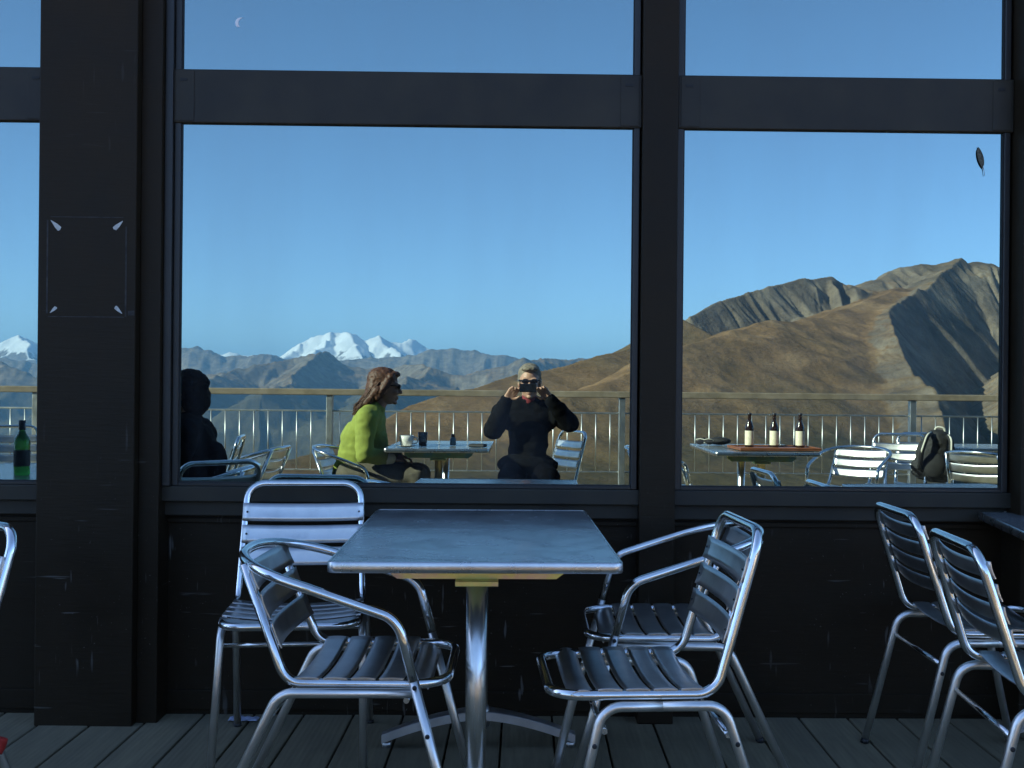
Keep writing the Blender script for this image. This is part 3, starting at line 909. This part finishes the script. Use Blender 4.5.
# ------------------------------------------------------------------ tables
def cafe_table():
    root = empty('cafe_table')
    W, D, zt, th, cr = .708, 1.13, .738, .026, .022
    def outline(w, d, r):
        out = []
        for (sx, sy, a0) in ((1, 1, 0), (-1, 1, 90), (-1, -1, 180), (1, -1, 270)):
            for k in range(7):
                a = rad(a0 + 15 * k)
                out.append((sx * (w / 2 - r) + r * math.cos(a), sy * (d / 2 - r) + r * math.sin(a)))
        return out
    top = MB().prism(outline(W - .003, D - .003, cr), zt - th + .001, zt - .0005).build('tabletop', MAT['top'], root)
    # metal band with a small rolled lip round the edge
    b = MB(); bm = b.bm
    prof = [(0, zt - th), (.0018, zt - th + .001), (.0022, zt - th / 2), (.0018, zt - .002), (0, zt + .0006), (-.004, zt + .0008), (-.004, zt - .0004), (-.0016, zt - .002), (-.0016, zt - th)]
    rings = []
    base = outline(W, D, cr)
    for (o_, z) in prof:
        rings.append([bm.verts.new((x, y, z)) for x, y in outline(W + 2 * o_, D + 2 * o_, cr + o_)])
    for i in range(len(rings)):
        A, B = rings[i], rings[(i + 1) % len(rings)]
        for k in range(len(A)):
            f = bm.faces.new((A[k], A[(k + 1) % len(A)], B[(k + 1) % len(A)], B[k])); f.smooth = True
    b.build('edge_band', MAT['band'], top)
    for yy in (-.345, .345):
        m = MB()
        ol = [(-.235, .711), (.235, .711), (.235, .686), (.205, .664), (-.205, .664), (-.235, .686)]
        Mx = Matrix.Translation((0, yy + .019, 0)) @ Matrix.Rotation(PI / 2, 4, 'X')
        m.prism(ol, 0, .038, Mx)
        m.box((-.055, yy - .05, .649), (.055, yy + .05, .6635), .002)
        for sx in (-1, 1): m.tube([(sx * .04, yy - .0495, .656), (sx * .04, yy - .054, .656)], .004, 8)
        m.build('bracket', MAT['zinc'], root)
        s = MB().tube([(0, yy, .06), (0, yy, .6485)], .0272, 28)
        s.build('stem', MAT['stem'], root)
        f = MB()
        def fn(u, v, yy=yy):
            x = (u * 2 - 1) * .31
            a = abs(u * 2 - 1)
            z = .030 + .078 * (1 - a ** 1.6)
            wy = .034 - .012 * a
            return (x, yy + (v * 2 - 1) * wy, z), (0, 0, 1)
        f.grid(fn, 24, 4, .026)
        f.lathe([(.036, .07), (.036, .125), (.028, .135)], 24, Matrix.Translation((0, yy, 0)))
        for sx in (-1, 1): f.lathe([(.014, 0), (.016, .018)], 12, Matrix.Translation((sx * .295, yy, 0)))
        f.build('foot', MAT['cast'], root)
    return root
t0 = cafe_table()
GT = 'rectangular metal cafe tables on the terrace'
def table(o, x, y, ang, label):
    o.location = (x, y, 0); o.rotation_euler = (0, 0, rad(ang))
    return tag(o, label, 'table', GT)
table(t0, -.126, 3.200, 1.5, 'metal edged cafe table with a scuffed blue reflecting top, alone in the middle')
table(copy_tree(t0), 1.86, 3.25, -9, 'metal topped cafe table cut by the right edge of the photo under the right window')
table(copy_tree(t0), -2.34, 2.45, 0, 'metal topped cafe table carrying the green wine bottle')
table(copy_tree(t0), -.585, -.29, 0, 'metal topped cafe table carrying the coffee cup beside the woman')
table(copy_tree(t0), 1.63, -.20, 0, 'metal topped cafe table carrying a wooden tray with three bottles')
table(copy_tree(t0), 3.62, -.75, 90, 'metal topped cafe table by the railing beyond the backpack')
table(copy_tree(t0), -2.68, .20, 0, 'metal topped cafe table in the sun behind the dark clothed person')

# ------------------------------------------------------------------ things on the tables
M_green = plain('green_bottle_glass', (.04, .36, .05), .06, var=.1, Transmission_Weight=.75, IOR=1.5)
M_brown = plain('brown_bottle_glass', (.022, .009, .004), .14, var=.1, Coat_Weight=.6)
M_label = plain('cream_paper_label', (.82, .77, .60), .6, var=.12, scale=40)
M_dlabel = plain('dark_paper_label', (.06, .06, .055), .6)
M_foil = plain('dark_foil', (.03, .03, .04), .35)
M_white = plain('white_china', (.80, .79, .76), .15, var=.03)
M_red = plain('red_drink', (.30, .02, .02), .1, var=.1)
M_clear, nt_, b_ = new_mat('clear_glass'); b_.inputs['Transmission Weight'].default_value = 1.0; b_.inputs['Roughness'].default_value = .02
M_tray = plain('orange_brown_wood_tray', (.24, .085, .035), .45, var=.3, scale=18)
M_black = plain('black_nylon', (.014, .014, .015), .75, var=.3, scale=30, bump=.3)
M_pale = plain('pale_webbing', (.62, .60, .52), .8, var=.15)
M_grey = plain('grey_nylon', (.10, .10, .105), .7)

def bottle(mat, prof, lab, labmat, neck, neckmat):
    o = MB().lathe(prof, 28).build('bottle', mat)
    MB().lathe(lab, 28, cap=False).build('label', labmat, o)
    MB().lathe(neck, 20).build('cap', neckmat, o)
    return o
gb = bottle(M_green, [(.030, .003), (.0365, .0), (.0375, .01), (.0375, .19), (.034, .205), (.020, .228), (.0145, .245), (.014, .290), (.016, .291), (.016, .300), (.012, .301)],
            [(.0379, .05), (.0381, .052), (.0381, .135), (.0379, .137)], M_dlabel, [(.0152, .250), (.0158, .252), (.0168, .303), (.004, .304)], M_foil)
gb.location = (-2.27, 2.655, .739)
gb.scale = (.92, .92, .82)
tag(gb, 'green glass wine bottle with a dark label standing on the left table', 'bottle')
beer = bottle(M_brown, [(.026, .002), (.030, 0), (.0305, .006), (.0305, .130), (.029, .142), (.020, .165), (.0135, .185), (.0125, .222), (.014, .223), (.014, .232), (.010, .233)],
              [(.0309, .014), (.0311, .016), (.0311, .112), (.0309, .114)], M_label, [(.0145, .226), (.0152, .228), (.0152, .238), (.004, .239)], M_foil)
GB = 'brown beer bottles on the wooden tray'
for i, (x, y, lb) in enumerate(((1.588, -.06, 'brown beer bottle with cream label, leftmost of three on the wooden tray'), (1.765, -.07, 'brown beer bottle with cream label, middle of three on the wooden tray'), (1.945, -.06, 'brown beer bottle with cream label, rightmost of three on the wooden tray'))):
    o = beer if i == 0 else copy_tree(beer)
    o.location = (x, y, .7535); o.rotation_euler = (0, 0, .7 * i + 1.2)
    tag(o, lb, 'bottle', GB)
tr_ = MB().box((-.28, -.19, 0), (.28, .19, .010), .003).build('serving_tray', M_tray)
MB().box((-.282, -.192, .0101), (.282, -.180, .020), .003).box((-.282, .180, .0101), (.282, .192, .020), .003).box((-.282, -.1795, .0101), (-.270, .1795, .020), .003).box((.270, -.1795, .0101), (.282, .1795, .020), .003).build('rim', M_tray, tr_)
tr_.location = (1.74, .02, .742); tr_.rotation_euler = (0, 0, rad(-3))
tag(tr_, 'orange brown wooden serving tray under three beer bottles', 'tray')

cup = empty('coffee_cup', (-.80, .12, .741))
MB().lathe([(.030, .013), (.040, .016), (.047, .05), (.050, .086), (.047, .086), (.043, .05), (.036, .020), (.005, .019)], 28).build('bowl', M_white, cup)
MB().tube(fillet([(.045, 0, .074), (.078, 0, .070), (.072, 0, .032), (.040, 0, .030)], .018), .0048, 8).build('handle', M_white, cup)
tag(cup, 'white china coffee cup on its saucer at the table edge by the woman', 'cup')
sa = MB().lathe([(.030, 0), (.045, .003), (.078, .011), (.080, .0125), (.045, .006), (.03, .0045)], 32).build('saucer', M_white)
sa.location = (-.80, .12, .7412)
sa.location.z = .7410
cup.location.z = .7470 - .013 + .001
tag(sa, 'white china saucer under the coffee cup', 'saucer')
gl = empty('drinking_glass', (-.695, .06, .741))
MB().lathe([(.026, 0), (.034, .10), (.032, .10), (.0245, .006), (.003, .006)], 24).build('tumbler', M_clear, gl)
MB().lathe([(.0240, .0068), (.0275, .048), (.003, .0482)], 24).build('drink', M_red, gl)
tag(gl, 'small glass of red drink beside the coffee cup', 'glass')
pw = MB().box((-.055, -.04, 0), (.055, .04, .022), .006).build('wallet', M_black)
MB().box((-.056, -.041, .009), (.056, .041, .013), .001).build('fold', M_grey, pw)
pw.location = (-.315, .05, .7412); pw.rotation_euler = (0, 0, .3)
tag(pw, 'black wallet lying at the far end of the coffee table', 'wallet')
st = MB().lathe([(.020, 0), (.022, .004), (.021, .045), (.012, .058), (.012, .075), (.004, .078)], 16).build('condiment_shaker', plain('blue_grey_glass', (.12, .22, .30), .1))
MB().lathe([(.0128, .060), (.0128, .080), (.003, .0805)], 16).build('lid', M_foil, st)
st.location = (-.50, -.15, .7412)
tag(st, 'small blue glass shaker in the middle of the coffee table', 'shaker')

# sunglasses folded on the bottle table
sg = empty('sunglasses', (1.345, -.50, .7412), rad(20))
for s in (-1, 1):
    MB().ball((s * .034, 0, .024), (.029, .006, .022), 16).build('lens', M_foil, sg)
    MB().tube(fillet([(s * .064, .002, .036), (s * .066, -.05, .034), (s * -.02, -.075 - .01 * s, .012)], .03), .0035, 8).build('temple', M_pale, sg)
MB().tube([(-.064, .004, .040), (-.03, .008, .046), (0, .009, .040), (.03, .008, .046), (.064, .004, .040)], .0035, 8).build('frame', M_pale, sg)
tag(sg, 'dark sunglasses with pale frame left on the table with the bottles', 'sunglasses')
po = MB().ball((0, 0, .03), (.085, .05, .03), 20).build('camera_pouch', M_black)
MB().tube(fillet([(-.08, 0, .03), (-.13, .03, .06), (-.10, .06, .02), (.02, .06, .03), (.08, 0, .03)], .03), .006, 8).build('strap', M_black, po)
po.location = (1.46, -.52, .741); po.rotation_euler = (0, 0, .2)
tag(po, 'soft black pouch with strap lying beside the sunglasses', 'pouch')

# backpack leaning behind the sunlit chair
bp_ = empty('backpack', (2.98, -.52, .115), rad(20))
bp_.scale = (.85, .85, .78); bp_.rotation_euler = (rad(-4), rad(9), rad(20))
m = MB()
m.cap((0, 0, .62), (0, 0, .86), .135, .125); m.ball((0, .0, .72), (.165, .12, .24), 20); m.cap((-.08, 0, .60), (.08, 0, .60), .11)
remeshed(m, 'sack', M_black, bp_, .012, 5, .006, 14)
m = MB().ball((0, .12, .66), (.10, .04, .12), 18); m.build('front_pocket', M_black, bp_)
for s in (-1, 1):
    pth = fillet([(s * .07, .10, .95), (s * .10, .19, .93), (s * .12, .21, .78), (s * .11, .13, .60)], .06)
    m = MB(); m.tube(pth, .022, 10); m.build('strap', M_black, bp_)
    m = MB(); m.tube([Vector(p) + Vector((0, .018, .012)) for p in pth], .008, 8); m.build('strap_edge', M_pale, bp_)
MB().tube(fillet([(-.04, 0, .965), (-.04, 0, 1.01), (.04, 0, 1.01), (.04, 0, .965)], .03), .009, 8).build('grab_loop', M_pale, bp_)
st_ = MB().box((-.17, -.16, .43), (.17, .16, .462), .01)
tag(bp_, 'black backpack with pale edged straps propped behind the sunlit chair', 'backpack')
st_.bm.free()
# the backpack rests on a chair of its own
put(side0, 2.98, -.50, 110, 'armless aluminium chair holding the backpack', G1)

# red cloth hanging by the left-hand chair leg
rc = MB()
def rfn(u, v):
    a = u * 2 * PI
    return (.0155 * math.cos(a) + .0012 * math.sin(3 * a + v * 5), .0155 * math.sin(a), .0 + v * .035), (math.cos(a), math.sin(a), 0)
rc.grid(rfn, 18, 6, .003)
rco = rc.build('red_ribbon', plain('red_cloth', (.40, .018, .010), .7, var=.3))
ca, sa_ = math.cos(rad(230)), math.sin(rad(230))
lp = Vector((-.195 - .145 * (1 - .33 / .428), .210 + .012 * (1 - .33 / .428), 0))
rco.location = (-1.527 + ca * lp.x - sa_ * lp.y, 2.525 + sa_ * lp.x + ca * lp.y, .30)
rco.rotation_euler = (0, rad(-19), rad(230))
tag(rco, 'red cloth band wrapped round the chair leg at the left edge', 'ribbon')

# small feather stuck to the right window
fe = MB()
def ffn(u, v):
    w_ = .0095 * math.sin(min(1, u * 1.15) * PI) ** .6 * (1 if u < .85 else .5)
    return (-.010 + .022 * u + (v * 2 - 1) * w_, 3.8255 - .002 * math.sin(u * 3), .040 - .080 * u + .004 * (v * 2 - 1)), (0, -1, .1)
fe.grid(ffn, 14, 6, .001)
feo = fe.build('feather', plain('grey_feather', (.10, .095, .07), .8, var=.7, scale=160))
MB().tube([(.008, 3.8245, -.020), (.0145, 3.8235, -.058)], .0010, 6).build('quill', M_pale, feo)
feo.location = (1.587, 0, 1.970)
tag(feo, 'tiny grey feather stuck to the upper part of the right window pane', 'feather')
# paper scraps on the deck below the back chair
pc = MB()
rnd = random.Random(5)
def pfn(u, v):
    return (u * .10 - .05, v * .045, .006 + .010 * abs(mnoise.noise(Vector((u * 4, v * 4, 1))))), (0, 0, 1)
pc.grid(pfn, 12, 6, .0008)
pco = pc.build('crumpled_paper', plain('blue_white_paper', (.42, .46, .60), .7, var=.3, scale=40))
pco.location = (-.955, 3.78, .0)
tag(pco, 'crumpled scrap of pale paper on the deck under the back chair', 'paper')
# ------------------------------------------------------------------ people
def skin_mat(name, col):
    m, nt, b = new_mat(name)
    f = noise_fac(nt, objco(nt), 25, 4)
    nt.links.new(ramp(nt, f, [(.3, tuple(c * .85 for c in col)), (.7, tuple(c * 1.1 for c in col))]), b.inputs['Base Color'])
    b.inputs['Roughness'].default_value = .5
    b.inputs['Subsurface Weight'].default_value = .08; b.inputs['Subsurface Radius'].default_value = (.01, .004, .002)
    return m
SKIN = skin_mat('skin', (.52, .29, .20)); SKIN2 = skin_mat('tanned_skin', (.42, .22, .145))

def head_into(mb, M):
    R = M.to_3x3()
    def b(c, r, s=16): mb.ball(M @ Vector(c), r, s, R)
    b((-.012, 0, .030), (.098, .077, .092), 24)
    b((.018, 0, -.030), (.076, .064, .088), 20)
    b((.040, 0, -.083), (.042, .043, .034))
    b((.020, 0, -.070), (.055, .056, .045))
    mb.cap(M @ Vector((.090, 0, .014)), M @ Vector((.112, 0, -.026)), .009, .0135)
    for s in (-1, 1):
        b((.070, s * .030, .026), (.026, .030, .012)); b((.072, s * .040, -.030), (.022, .020, .020))
        b((-.004, s * .077, -.012), (.019, .009, .033)); b((.096, s * .012, -.034), (.012, .010, .009))
    b((.090, 0, -.062), (.013, .025, .007)); b((.087, 0, -.074), (.014, .023, .008)); b((.080, 0, -.100), (.018, .022, .014))

def chain(mb, pts, rs):
    for a, b, ra, rb in zip(pts, pts[1:], rs, rs[1:]): mb.cap(a, b, ra, rb)

def hand_into(mb, wrist, pd, nd, sd, curl, spread=1.0, size=1.0, thumb=(.6, .5)):
    """palm along pd, back of the hand along nd, thumb towards sd; five separate bent fingers"""
    w = Vector(wrist); pd = Vector(pd).normalized(); sd = (Vector(sd) - pd * Vector(sd).dot(pd)).normalized(); nd = sd.cross(pd) if Vector(nd).dot(sd.cross(pd)) > 0 else -sd.cross(pd)
    S = size
    for k in range(4):
        o = sd * (.030 - .020 * k) * S
        mb.cap(w + sd * (.014 - .010 * k) * S, w + pd * .078 * S + o, .015 * S, .0115 * S)
    for k, (L, c) in enumerate(zip((.070, .080, .074, .058), curl)):
        p = w + pd * .082 * S + sd * (.030 - .020 * k) * S * spread
        d = pd.copy(); r = .0088 * S
        for j, f in enumerate((.45, .32, .23)):
            d = (Matrix.Rotation(0, 3, 'X') @ d)
            ang = c * (1.0 if j else .8)
            d = (d * math.cos(ang) - nd * math.sin(ang)).normalized()
            nd2 = nd
            q = p + d * L * f * S
            mb.cap(p, q, r, r * .92); p = q; r *= .92
            nd = (nd - d * nd.dot(d)).normalized()
        nd = sd.cross(pd) if nd2.dot(sd.cross(pd)) > 0 else -sd.cross(pd)
    p = w + sd * .022 * S + pd * .018 * S
    d = (pd * thumb[0] + sd * .8 - nd * thumb[1]).normalized()
    q = p + d * .042 * S; mb.cap(p, q, .0135 * S, .0105 * S)
    d2 = (pd * (thumb[0] + .5) + sd * .25 - nd * thumb[1]).normalized()
    mb.cap(q, q + d2 * .034 * S, .0105 * S, .0085 * S)

def seated(name, loc, rz, P, skin, jacket, trousers, shoes, hair_fn, hairmat, wrinkle=.0075, scale_t=1.0):
    hip = Vector(P['hip']); chest = Vector(P['chest']); neck = Vector(P['neck']); HM = P['head']
    hc = HM.translation
    sh = [Vector(P['shoulder'][i]) for i in (0, 1)]; el = [Vector(P['elbow'][i]) for i in (0, 1)]; wr = [Vector(P['wrist'][i]) for i in (0, 1)]
    kn = [Vector(P['knee'][i]) for i in (0, 1)]; an = [Vector(P['ankle'][i]) for i in (0, 1)]
    W = P.get('width', 1.0)
    mb = MB()
    head_into(mb, HM)
    chain(mb, [neck - Vector((.01, 0, .05)), hc - Vector((.02, 0, .07))], [.058, .054])
    chain(mb, [hip, chest, neck - Vector((0, 0, .06))], [.10, .10, .07])
    for i, s in enumerate((1, -1)):
        chain(mb, [neck - Vector((0, 0, .07)), sh[i], el[i], wr[i]], [.055, .045, .036, .025])
        chain(mb, [hip + Vector((0, s * .09, 0)), kn[i], an[i]], [.075, .05, .036])
        chain(mb, [an[i] - Vector((.02, 0, .02)), an[i] + Vector((.14, 0, -.045))], [.036, .026])
        hand_into(mb, wr[i], *P['hand'][i])
    body = remeshed(mb, name, skin, None, .0052, 4)
    # jacket
    mb = MB()
    a = (chest - hip)
    tw = P.get('torso', (.13, .185))
    Rt = a.normalized().to_track_quat('Z', 'Y').to_matrix()
    for t, kx, ky in ((.0, .98, .98), (.22, 1.0, .96), (.45, 1.0, .95), (.7, 1.0, .97), (.95, 1.0, 1.0)):
        mb.ball(hip + a * t + Vector((.01 * math.sin(t * 3), 0, 0)), (tw[0] * kx, tw[1] * ky, .13), 22, Rt)
    up = neck - chest
    mb.ball(chest + up * .42, (tw[0] * .92, tw[1] * .98, .11), 22)
    mb.cap(chest + up * .5, neck - Vector((0, 0, .005)), .10, .073)
    for i in range(2):
        chain(mb, [chest + up * .55 + (sh[i] - chest) * .35, sh[i], sh[i] * .5 + el[i] * .5, el[i], el[i] * .45 + wr[i] * .55, wr[i] * .93 + el[i] * .07],
              [.088 * W, .080 * W, .070 * W, .064 * W, .055 * W, .041 * W])
    remeshed(mb, 'jacket', jacket, body, .009, 5, wrinkle, 7.0, loc[0])
    mb = MB()
    for i, s in enumerate((1, -1)):
        chain(mb, [hip + Vector((-.02, s * .085, -.01)), kn[i], kn[i] + (an[i] - kn[i]) * .5, an[i] + Vector((0, 0, .01))], [.105, .076, .066, .058])
    mb.ball(hip + Vector((-.01, 0, -.005)), (.135, .175, .095), 20)
    remeshed(mb, 'trousers', trousers, body, .010, 5, .005, 8.0, 3.0)
    for i in range(2):
        m = MB()
        m.cap(an[i] + Vector((-.035, 0, -.035)), an[i] + Vector((.15, 0, -.045)), .045, .038); m.cap(an[i], an[i] + Vector((0, 0, -.03)), .048, .045)
        bmesh.ops.transform(m.bm, matrix=Matrix.Identity(4), verts=m.bm.verts)
        for v in m.bm.verts: v.co.z = max(v.co.z, .0)
        m.build('shoe', shoes, body)
    m = MB(); hair_fn(m, HM)
    remeshed(m, 'hair', hairmat, body, .0065, 4, .0035, 34.0, 5.0)
    body.location = loc; body.rotation_euler = (0, 0, rz)
    return body

def glasses(body, HM):
    m = MB()
    for s in (-1, 1):
        m.ball(HM @ Vector((.098, s * .031, .014)), (.010, .027, .018), 14, HM.to_3x3())
    m.tube([HM @ Vector(p) for p in ((.02, .083, .014), (.07, .074, .018), (.104, .03, .020), (.110, 0, .020), (.104, -.03, .020), (.07, -.074, .018), (.02, -.083, .014))], .0045, 8)
    return m.build('dark_glasses', M_lens, body)
M_lens = plain('dark_lens', (.008, .008, .009), .12)
def T(c, yaw=0, pitch=0, roll=0):
    return Matrix.Translation(c) @ Matrix.Rotation(rad(yaw), 4, 'Z') @ Matrix.Rotation(rad(pitch), 4, 'Y') @ Matrix.Rotation(rad(roll), 4, 'X')

# photographer, behind his phone (local +x looks at the windows)
jk_black = plain('black_softshell', (.0045, .0048, .0055), .9, var=.3, scale=10, Specular_IOR_Level=.08)
tr_dark = plain('dark_trousers', (.03, .03, .034), .8)
tr_olive = plain('olive_grey_trousers', (.115, .10, .075), .85, var=.2)
fleece = plain('lime_green_fleece', (.26, .31, .055), .9, var=.12, scale=30, bump=.6, bscale=220)
sh_black = plain('dark_leather', (.03, .025, .02), .5)
hm = T((.055, -.010, 1.195), 0, 5)
def hair_short(m, HM):
    R = HM.to_3x3()
    m.ball(HM @ Vector((-.026, 0, .052)), (.098, .083, .084), 24, R)
    m.ball(HM @ Vector((-.050, 0, .005)), (.070, .080, .085), 20, R)
    for s in (-1, 1): m.ball(HM @ Vector((-.02, s * .066, .01)), (.045, .020, .05), 14, R)
    m.ball(HM @ Vector((.045, 0, .100)), (.050, .062, .022), 16, R)
man = seated('person', (.03, -.36, 0), rad(90), dict(
    hip=(-.02, 0, .555), chest=(.0, -.005, .83), neck=(.025, -.008, 1.045), head=hm, torso=(.135, .222), width=1.02,
    shoulder=[(.0, .185, .965), (.0, -.195, .975)], elbow=[(.205, .245, .850), (.215, -.295, .905)], wrist=[(.300, .150, 1.075), (.300, -.150, 1.080)],
    knee=[(.44, .13, .53), (.44, -.15, .53)], ankle=[(.42, .14, .09), (.40, -.17, .09)],
    hand=[((.15, -.62, .75), (-.2, .8, .55), (-.25, -.6, -.75), (.32, .55, .75, .8), 1.0, .92, (.7, .3)),
          ((.15, .62, .72), (-.2, -.8, .55), (-.25, .6, -.75), (.32, .55, .75, .8), 1.0, .92, (.7, .3))]),
    SKIN, jk_black, plain('black_trousers', (.0025, .0025, .003), .9, Specular_IOR_Level=.03), sh_black, hair_short, plain('sandy_grey_hair', (.20, .165, .125), .7, var=.45, scale=60))
glasses(man, hm)
m = MB()
m.cap((.030, -.008, 1.045), (.036, -.009, 1.070), .060, .058)
remeshed(m, 'shirt_collar', plain('red_shirt', (.20, .02, .025), .8), man, .008, 3, .004, 20)
# jacket details: stand-up collar, front zip, hem band over the lap
m = MB()
m.cap((.012, .060, 1.035), (.060, .050, 1.005), .026, .024); m.cap((.012, -.075, 1.035), (.060, -.066, 1.005), .026, .024); m.cap((-.045, .04, 1.05), (-.045, -.055, 1.05), .028)
m.cap((.012, .060, 1.035), (-.045, .04, 1.05), .026, .028); m.cap((.012, -.075, 1.035), (-.045, -.055, 1.05), .026, .028)
remeshed(m, 'jacket_collar', jk_black, man, .008, 4, .003, 20)
m = MB()
for a_, b_2 in (((-.02, 0, .56), (-.01, 0, .64)),): m.ball((.07, -.002, .60), (.185, .218, .085), 24)
remeshed(m, 'jacket_hem', jk_black, man, .009, 4, .008, 9)
MB().tube([(.128, -.004, .60), (.150, -.004, .70), (.146, -.005, .82), (.128, -.006, .92), (.085, -.007, .99)], .006, 8).build('zip', M_grey, man)
tag(man, 'man in a black jacket with red collar holding a phone before his face', 'person')
ph = MB().box((-.058, -.0055, -.030), (.058, .0055, .030), .0045, 3).build('mobile_phone', plain('black_phone_body', (.010, .010, .011), .2, var=.1))
MB().tube([(-.028, .0056, 0), (-.028, .0064, 0)], .0045, 16).build('lens', M_lens, ph)
MB().box((-.050, -.0064, -.026), (.050, -.0056, .026), .0002, 1).build('screen', M_lens, ph)
ph.location = (.028, -.0175, 1.153)
tag(ph, 'black mobile phone held up sideways by the photographer', 'phone')

# woman in the green fleece
M_auburn = plain('auburn_hair', (.085, .032, .016), .6, var=.6, scale=70)
hw = T((.165, .0, 1.150), -8, 6)
def hair_long(m, HM):
    R = HM.to_3x3()
    m.ball(HM @ Vector((-.026, 0, .050)), (.104, .088, .086), 24, R)
    m.ball(HM @ Vector((-.062, 0, -.020)), (.070, .088, .105), 20, R)
    for k in range(9):
        t = (k - 4) / 4
        p = HM @ Vector((-.05 - .03 * (1 - t * t), t * .072, -.03))
        q = HM @ Vector((-.105 - .030 * (1 - abs(t)) + .012 * math.sin(k * 2.3), t * .075, -.130 - .012 * math.cos(k * 1.9)))
        e = HM @ Vector((-.150 - .028 * (1 - abs(t)) + .016 * math.sin(k * 3.1), t * .070, -.170 - .02 * math.cos(k * 2.7)))
        chain(m, [p, q, e], [.034, .024, .009])
    for s in (-1, 1):
        chain(m, [HM @ Vector((.030, s * .066, .070)), HM @ Vector((-.005, s * .086, .0)), HM @ Vector((-.045, s * .088, -.085))], [.030, .026, .016])
    m.ball(HM @ Vector((.048, 0, .096)), (.048, .064, .022), 16, R)
woman = seated('person', (-1.13, .01, 0), 0, dict(
    hip=(-.035, 0, .545), chest=(.025, 0, .80), neck=(.090, 0, 1.005), head=hw, torso=(.122, .165), width=.92,
    shoulder=[(.060, .160, .930), (.075, -.160, .925)], elbow=[(.060, .235, .690), (.10, -.21, .700)], wrist=[(.235, .120, .660), (.25, -.10, .665)],
    knee=[(.40, .12, .54), (.40, -.12, .54)], ankle=[(.36, .13, .09), (.36, -.14, .09)],
    hand=[((.9, -.35, -.1), (0, 0, 1), (0, -1, .2), (.35, .4, .45, .5), 1.0, .85, (.6, .3)), ((.9, .35, -.1), (0, 0, 1), (0, 1, .2), (.35, .4, .45, .5), 1.0, .85, (.6, .3))]),
    SKIN2, fleece, tr_olive, sh_black, hair_long, M_auburn)
glasses(woman, hw)
m = MB()
m.tube(fillet([(.055, .075, 1.025), (.015, 0, 1.055), (.055, -.075, 1.025), (.150, -.035, .985), (.150, .035, .985)], .04, True), .014, 10, True)
m.tube(fillet([(.05, .070, 1.055), (.012, 0, 1.080), (.05, -.070, 1.055), (.135, -.035, 1.02), (.135, .035, 1.02)], .04, True), .012, 10, True)
remeshed(m, 'collar', fleece, woman, .008, 3, .002, 20)
m = MB().cap((.205, .140, .664), (.222, .129, .662), .043, .040)
m.build('cuff', M_white, woman)
# loose strands over the hair
m = MB(); rnd = random.Random(8)
for k in range(340):
    a = rnd.uniform(-1, 1); u = rnd.uniform(-.25, 1)
    p0 = Vector((.055 * u + .01, a * .070, .10 + .035 * (1 - a * a) - .03 * u * u))
    p1 = Vector((-.070 - .035 * (1 - abs(a)), a * .094, .02 + rnd.uniform(-.02, .03)))
    p2_ = Vector((-.115 - .03 * (1 - abs(a)) + rnd.uniform(-.02, .02), a * .092 + rnd.uniform(-.012, .012), -.10 + rnd.uniform(-.02, .02)))
    p3_ = Vector((-.160 + rnd.uniform(-.045, .03), a * .080 + rnd.uniform(-.02, .02), -.185 + rnd.uniform(-.04, .035)))
    pts = [hw @ (p0 * (1 - t) ** 3 + p1 * 3 * t * (1 - t) ** 2 + p2_ * 3 * t * t * (1 - t) + p3_ * t ** 3) for t in (0, .15, .3, .45, .6, .75, .9, 1)]
    m.tube(pts, [.0016, .0024, .0026, .0025, .0023, .002, .0015, .0008], 4)
m.build('hair_strands', M_auburn, woman)
tag(woman, 'woman in a lime green fleece with auburn hair seated sideways and looking away', 'person')

# person in dark clothes close to the window
hd = T((.03, 0, 1.125), 14, 6)
def hair_curly(m, HM):
    R = HM.to_3x3()
    m.ball(HM @ Vector((-.026, 0, .045)), (.100, .085, .090), 24, R)
    m.ball(HM @ Vector((-.055, 0, -.025)), (.078, .088, .095), 20, R)
    rnd = random.Random(3)
    for k in range(60):
        a = rnd.uniform(0, 2 * PI); z = rnd.uniform(-.6, 1)
        d = Vector((math.cos(a) * math.sqrt(1 - z * z * .9), math.sin(a) * math.sqrt(1 - z * z * .9), z))
        if d.x > .55 and z < .6: continue
        m.ball(HM @ (Vector((-.03, 0, .025)) + Vector((d.x * .092, d.y * .082, d.z * .088))), .020, 8)
dark = seated('person', (-1.735, 1.90, 0), PI, dict(
    hip=(-.03, 0, .545), chest=(-.01, 0, .79), neck=(.01, 0, .985), head=hd, torso=(.135, .185), width=1.0,
    shoulder=[(-.01, .175, .905), (-.01, -.175, .905)], elbow=[(.02, .255, .680), (.02, -.255, .68)], wrist=[(.235, .20, .665), (.235, -.20, .665)],
    knee=[(.42, .12, .53), (.42, -.12, .53)], ankle=[(.40, .13, .09), (.40, -.13, .09)],
    hand=[((1, -.1, -.1), (0, 0, 1), (0, -1, 0), (.3, .35, .4, .45), 1.0, .9, (.6, .3)), ((1, .1, -.1), (0, 0, 1), (0, 1, 0), (.3, .35, .4, .45), 1.0, .9, (.6, .3))]),
    SKIN2, plain('black_coat', (.004, .004, .0045), .9, Specular_IOR_Level=.08), tr_dark, sh_black, hair_curly, plain('dark_brown_hair', (.008, .0055, .004), .8, var=.4, scale=60, Specular_IOR_Level=.1))
tag(dark, 'dark haired person in black clothes sitting in the shade with their back turned', 'person')

dark.scale = (.96, .96, .98)
